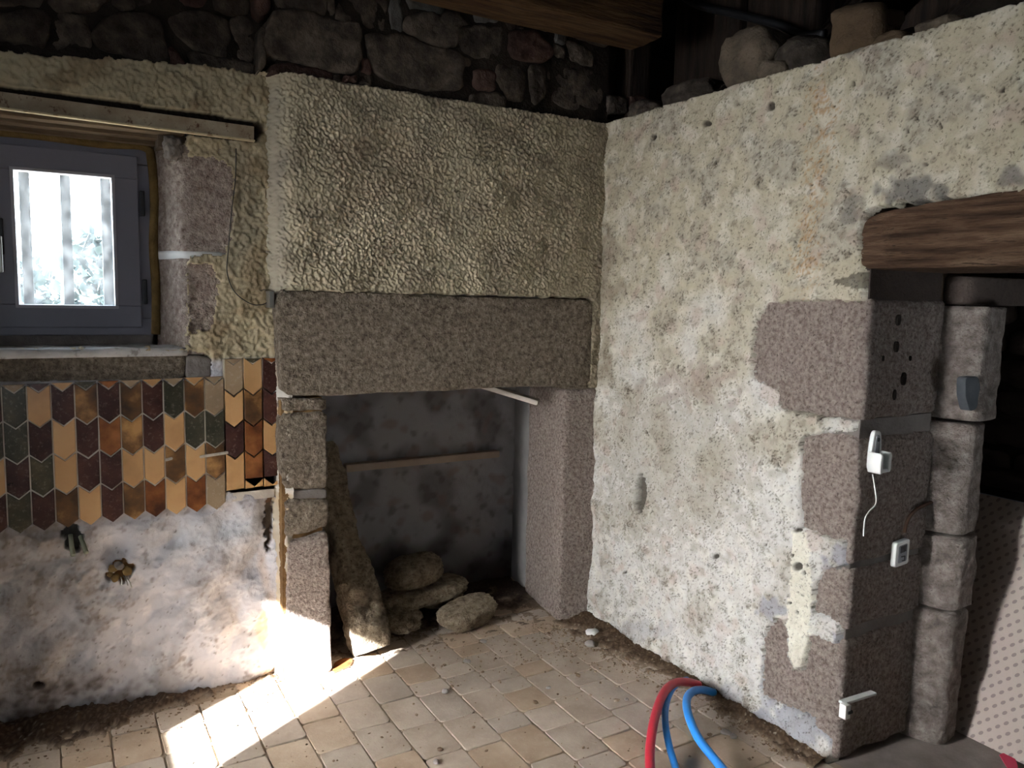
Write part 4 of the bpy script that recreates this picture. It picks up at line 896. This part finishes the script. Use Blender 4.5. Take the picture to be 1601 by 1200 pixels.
def scatter(name, spots, m, label):
    rg = np.random.default_rng(11); ico = bmesh.new(); bmesh.ops.create_icosphere(ico, subdivisions=1, radius=1)
    bv = np.array([v.co[:] for v in ico.verts]); bf = np.array([[v.index for v in f.verts] for f in ico.faces]); ico.free()
    V, Fs = [], []
    for k, (x, y, s) in enumerate(spots):
        q = bv*rg.uniform(.55, 1.25, (len(bv), 1))*s*np.array([rg.uniform(.7, 1.4), rg.uniform(.7, 1.4), rg.uniform(.5, .9)]); q = q+np.array([x, y, s*.45]); V.append(q); Fs.append(bf+k*len(bv))
    V, c = centre(np.vstack(V)); o = link(name, mesh_np(name, V, np.vstack(Fs), m, False), None, c); o['kind'] = 'stuff'; o['label'] = label; o['category'] = 'rubble'; return o
rg = np.random.default_rng(5); sp = []
for _ in range(2600):
    y = rg.uniform(-1.3, .0); w = .10+.26*float(sm(np.array(y), -.8, -.15)); x = -.012-abs(rg.normal(0, w*.6)); sp.append((x, y, rg.uniform(.001, .0042)*rg.choice([1, 1, 1, 1.8])))
M_CRUMB = mat('crumbs', [(84, 66, 50), (128, 108, 88), (176, 162, 142)], 30, .95, .3, 60, .004, spec=.15)
scatter('crumbs', sp, M_CRUMB, 'loose crumbs and grit near the right wall')
sp = [(rg.uniform(-2.2, -.1), rg.uniform(-1.2, .1), rg.uniform(.001, .0038)*rg.choice([1, 1, 1.8])) for _ in range(500)]
sp += [(rg.uniform(-.9, -.2), rg.uniform(-.35, .12), rg.uniform(.001, .004)*rg.choice([1, 1, 1.8])) for _ in range(350)]
sp += [(rg.uniform(-2.4, -1.42), min(.06, rg.normal(-.03, .08)), rg.uniform(.001, .005)) for _ in range(600)]
scatter('grit', sp, M_CRUMB, 'grit strewn over the paved floor')
M_CHIP = mat('white_plaster_chip', [(206, 204, 200), (226, 224, 220)], 9, .9, .3, 60, .003); M_CHIPG = mat('grey_plaster_chip', [(132, 124, 118), (164, 156, 150)], 9, .9, .5, 60, .004)
for k, (x, y, s, m, lb) in enumerate([(926, 991, .042, M_CHIP, 'white plaster flake lying near the foot of the right fireplace jamb'), (922, 1008, .036, M_CHIPG, 'grey plaster flake just in front of the white flake'),
    (730, 1034, .020, M_CHIPG, 'grey crumb on the pavers in front of the hearth stones'), (696, 1081, .022, M_CHIPG, 'crumbly lump in the middle of the paved floor'), (756, 1003, .02, M_CHIPG, 'small grey lump in front of the bean-shaped stone'),
    (858, 1075, .014, M_CHIPG, 'small pale chip on the pavers left of the dirt drift'), (904, 1056, .016, M_CRUMB, 'brown crumb on the pavers near the dirt drift'), (964, 1095, .016, M_CRUMB, 'brown clod left of the red hose'), (980, 1093, .013, M_CHIPG, 'small grey sliver left of the red hose'),
    (1135, 1146, .026, M_CHIPG, 'crumpled pale bit right of the blue hose'), (1147, 1152, .02, M_CHIPG, 'pale crumb beside the crumpled bit right of the blue hose'), (837, 1098, .015, M_CRUMB, 'brown crumb in the middle of the right-hand pavers'), (688, 1171, .014, M_CRUMB, 'dark crumb at the front of the paved floor'), (682, 1191, .017, M_CHIPG, 'pale crumb at the bottom edge of the paved floor')]):
    q = on(x, y, 'z', .004); o = boulder('debris_chip', tuple(q), (s*1.5, s*1.1, s*.6), (0, 0, k*1.3), m, 520+k, 2, .35, 2.6, fine=.1); ground(o, .0005); tag(o, lb, 'debris', 'crumbs on the floor')

# ================================================================== OUTSIDE THE WINDOW
M_OUT = mat('pale_house', [(214, 212, 204), (228, 226, 220)], 3, .95, 0); M_ROOF = mat('slate_roof', [(112, 122, 132), (136, 146, 156)], 6, .8, 0)
gr = struct(boxes('ground_outside', [(-14, 8, .65, 24, -.5, -.3)], mat('gravel_yard', [(168, 160, 146), (190, 182, 168)], 5, .95, 0)))
hs = empty('house', (-2.9, 13.5, -.3)); tag(hs, 'pale house with a slate roof seen through the window', 'house')
boxes('wall', [(-5.2, -.9, 12, 15, -.3, 4.2)], M_OUT, hs)
V = [(-5.5, 11.8, 4.1), (-.6, 11.8, 4.1), (-.6, 13.5, 6.2), (-5.5, 13.5, 6.2), (-5.5, 15.2, 4.1), (-.6, 15.2, 4.1)]
Vc, c = centre(V); link('roof', mesh_np('roof', Vc, [(0, 1, 2, 3), (3, 2, 5, 4), (0, 3, 4), (1, 5, 2), (0, 4, 5, 1)], M_ROOF, False), hs, c)
q = on(76, 405, 'y', 12); boxes('window', [(q[0]-.16, q[0]+.16, 11.95, 12.02, q[2]-.45, q[2]+.45)], M_ROOF, hs)
for k, px in enumerate((37, 101, 164)):
    t = on(px, 275, 'y', 1.1); o = boxes('garden_post', [(t[0]-.020, t[0]+.020, 1.08, 1.12, -.3, 3.1)], mat('weathered_post', [(54, 62, 68), (74, 82, 88)], 9, .8, .2, 30, .004, stretch=(4, 4, 1)), None, .004)
    tag(o, ['leftmost of the three grey posts outside the window', 'middle one of the three grey posts outside the window', 'rightmost of the three grey posts outside the window'][k], 'post', 'posts outside the window')
M_LEAF = mat('shrub_leaf', [(44, 56, 54), (70, 84, 82)], 20, .7, 0)
for k, (px, py, Y, s) in enumerate([(150, 440, 6, 1.0), (45, 455, 8, .8)]):
    q = on(px, py, 'y', Y); n = 900; g2 = np.random.default_rng(60+k)
    d = g2.normal(size=(n, 3)); d /= np.linalg.norm(d, axis=1)[:, None]; ctr = d*(s*.5*g2.uniform(.5, 1, (n, 1)))*np.array([.8, .8, 1.5]); a = g2.normal(size=(n, 3))*.045; b = g2.normal(size=(n, 3))*.045
    Vv = np.stack([ctr-a, ctr+b, ctr+a, ctr-b], 1).reshape(-1, 3); Ff = np.arange(4*n).reshape(n, 4)
    sh = empty('shrub', (q[0], Y, -.3)); tag(sh, ['leafy shrub outside, low on the right of the window', 'leafy shrub outside, low on the left of the window'][k], 'shrub', 'shrubs outside')
    link('foliage', mesh_np('foliage', Vv, Ff, M_LEAF, False), sh, (q[0], Y, q[2]-.2)); tube('stem', [(q[0], Y, -.3), (q[0]+.03, Y, q[2]/2), (q[0], Y, q[2])], .03, M_TIMBZ, sh, 6, 3)
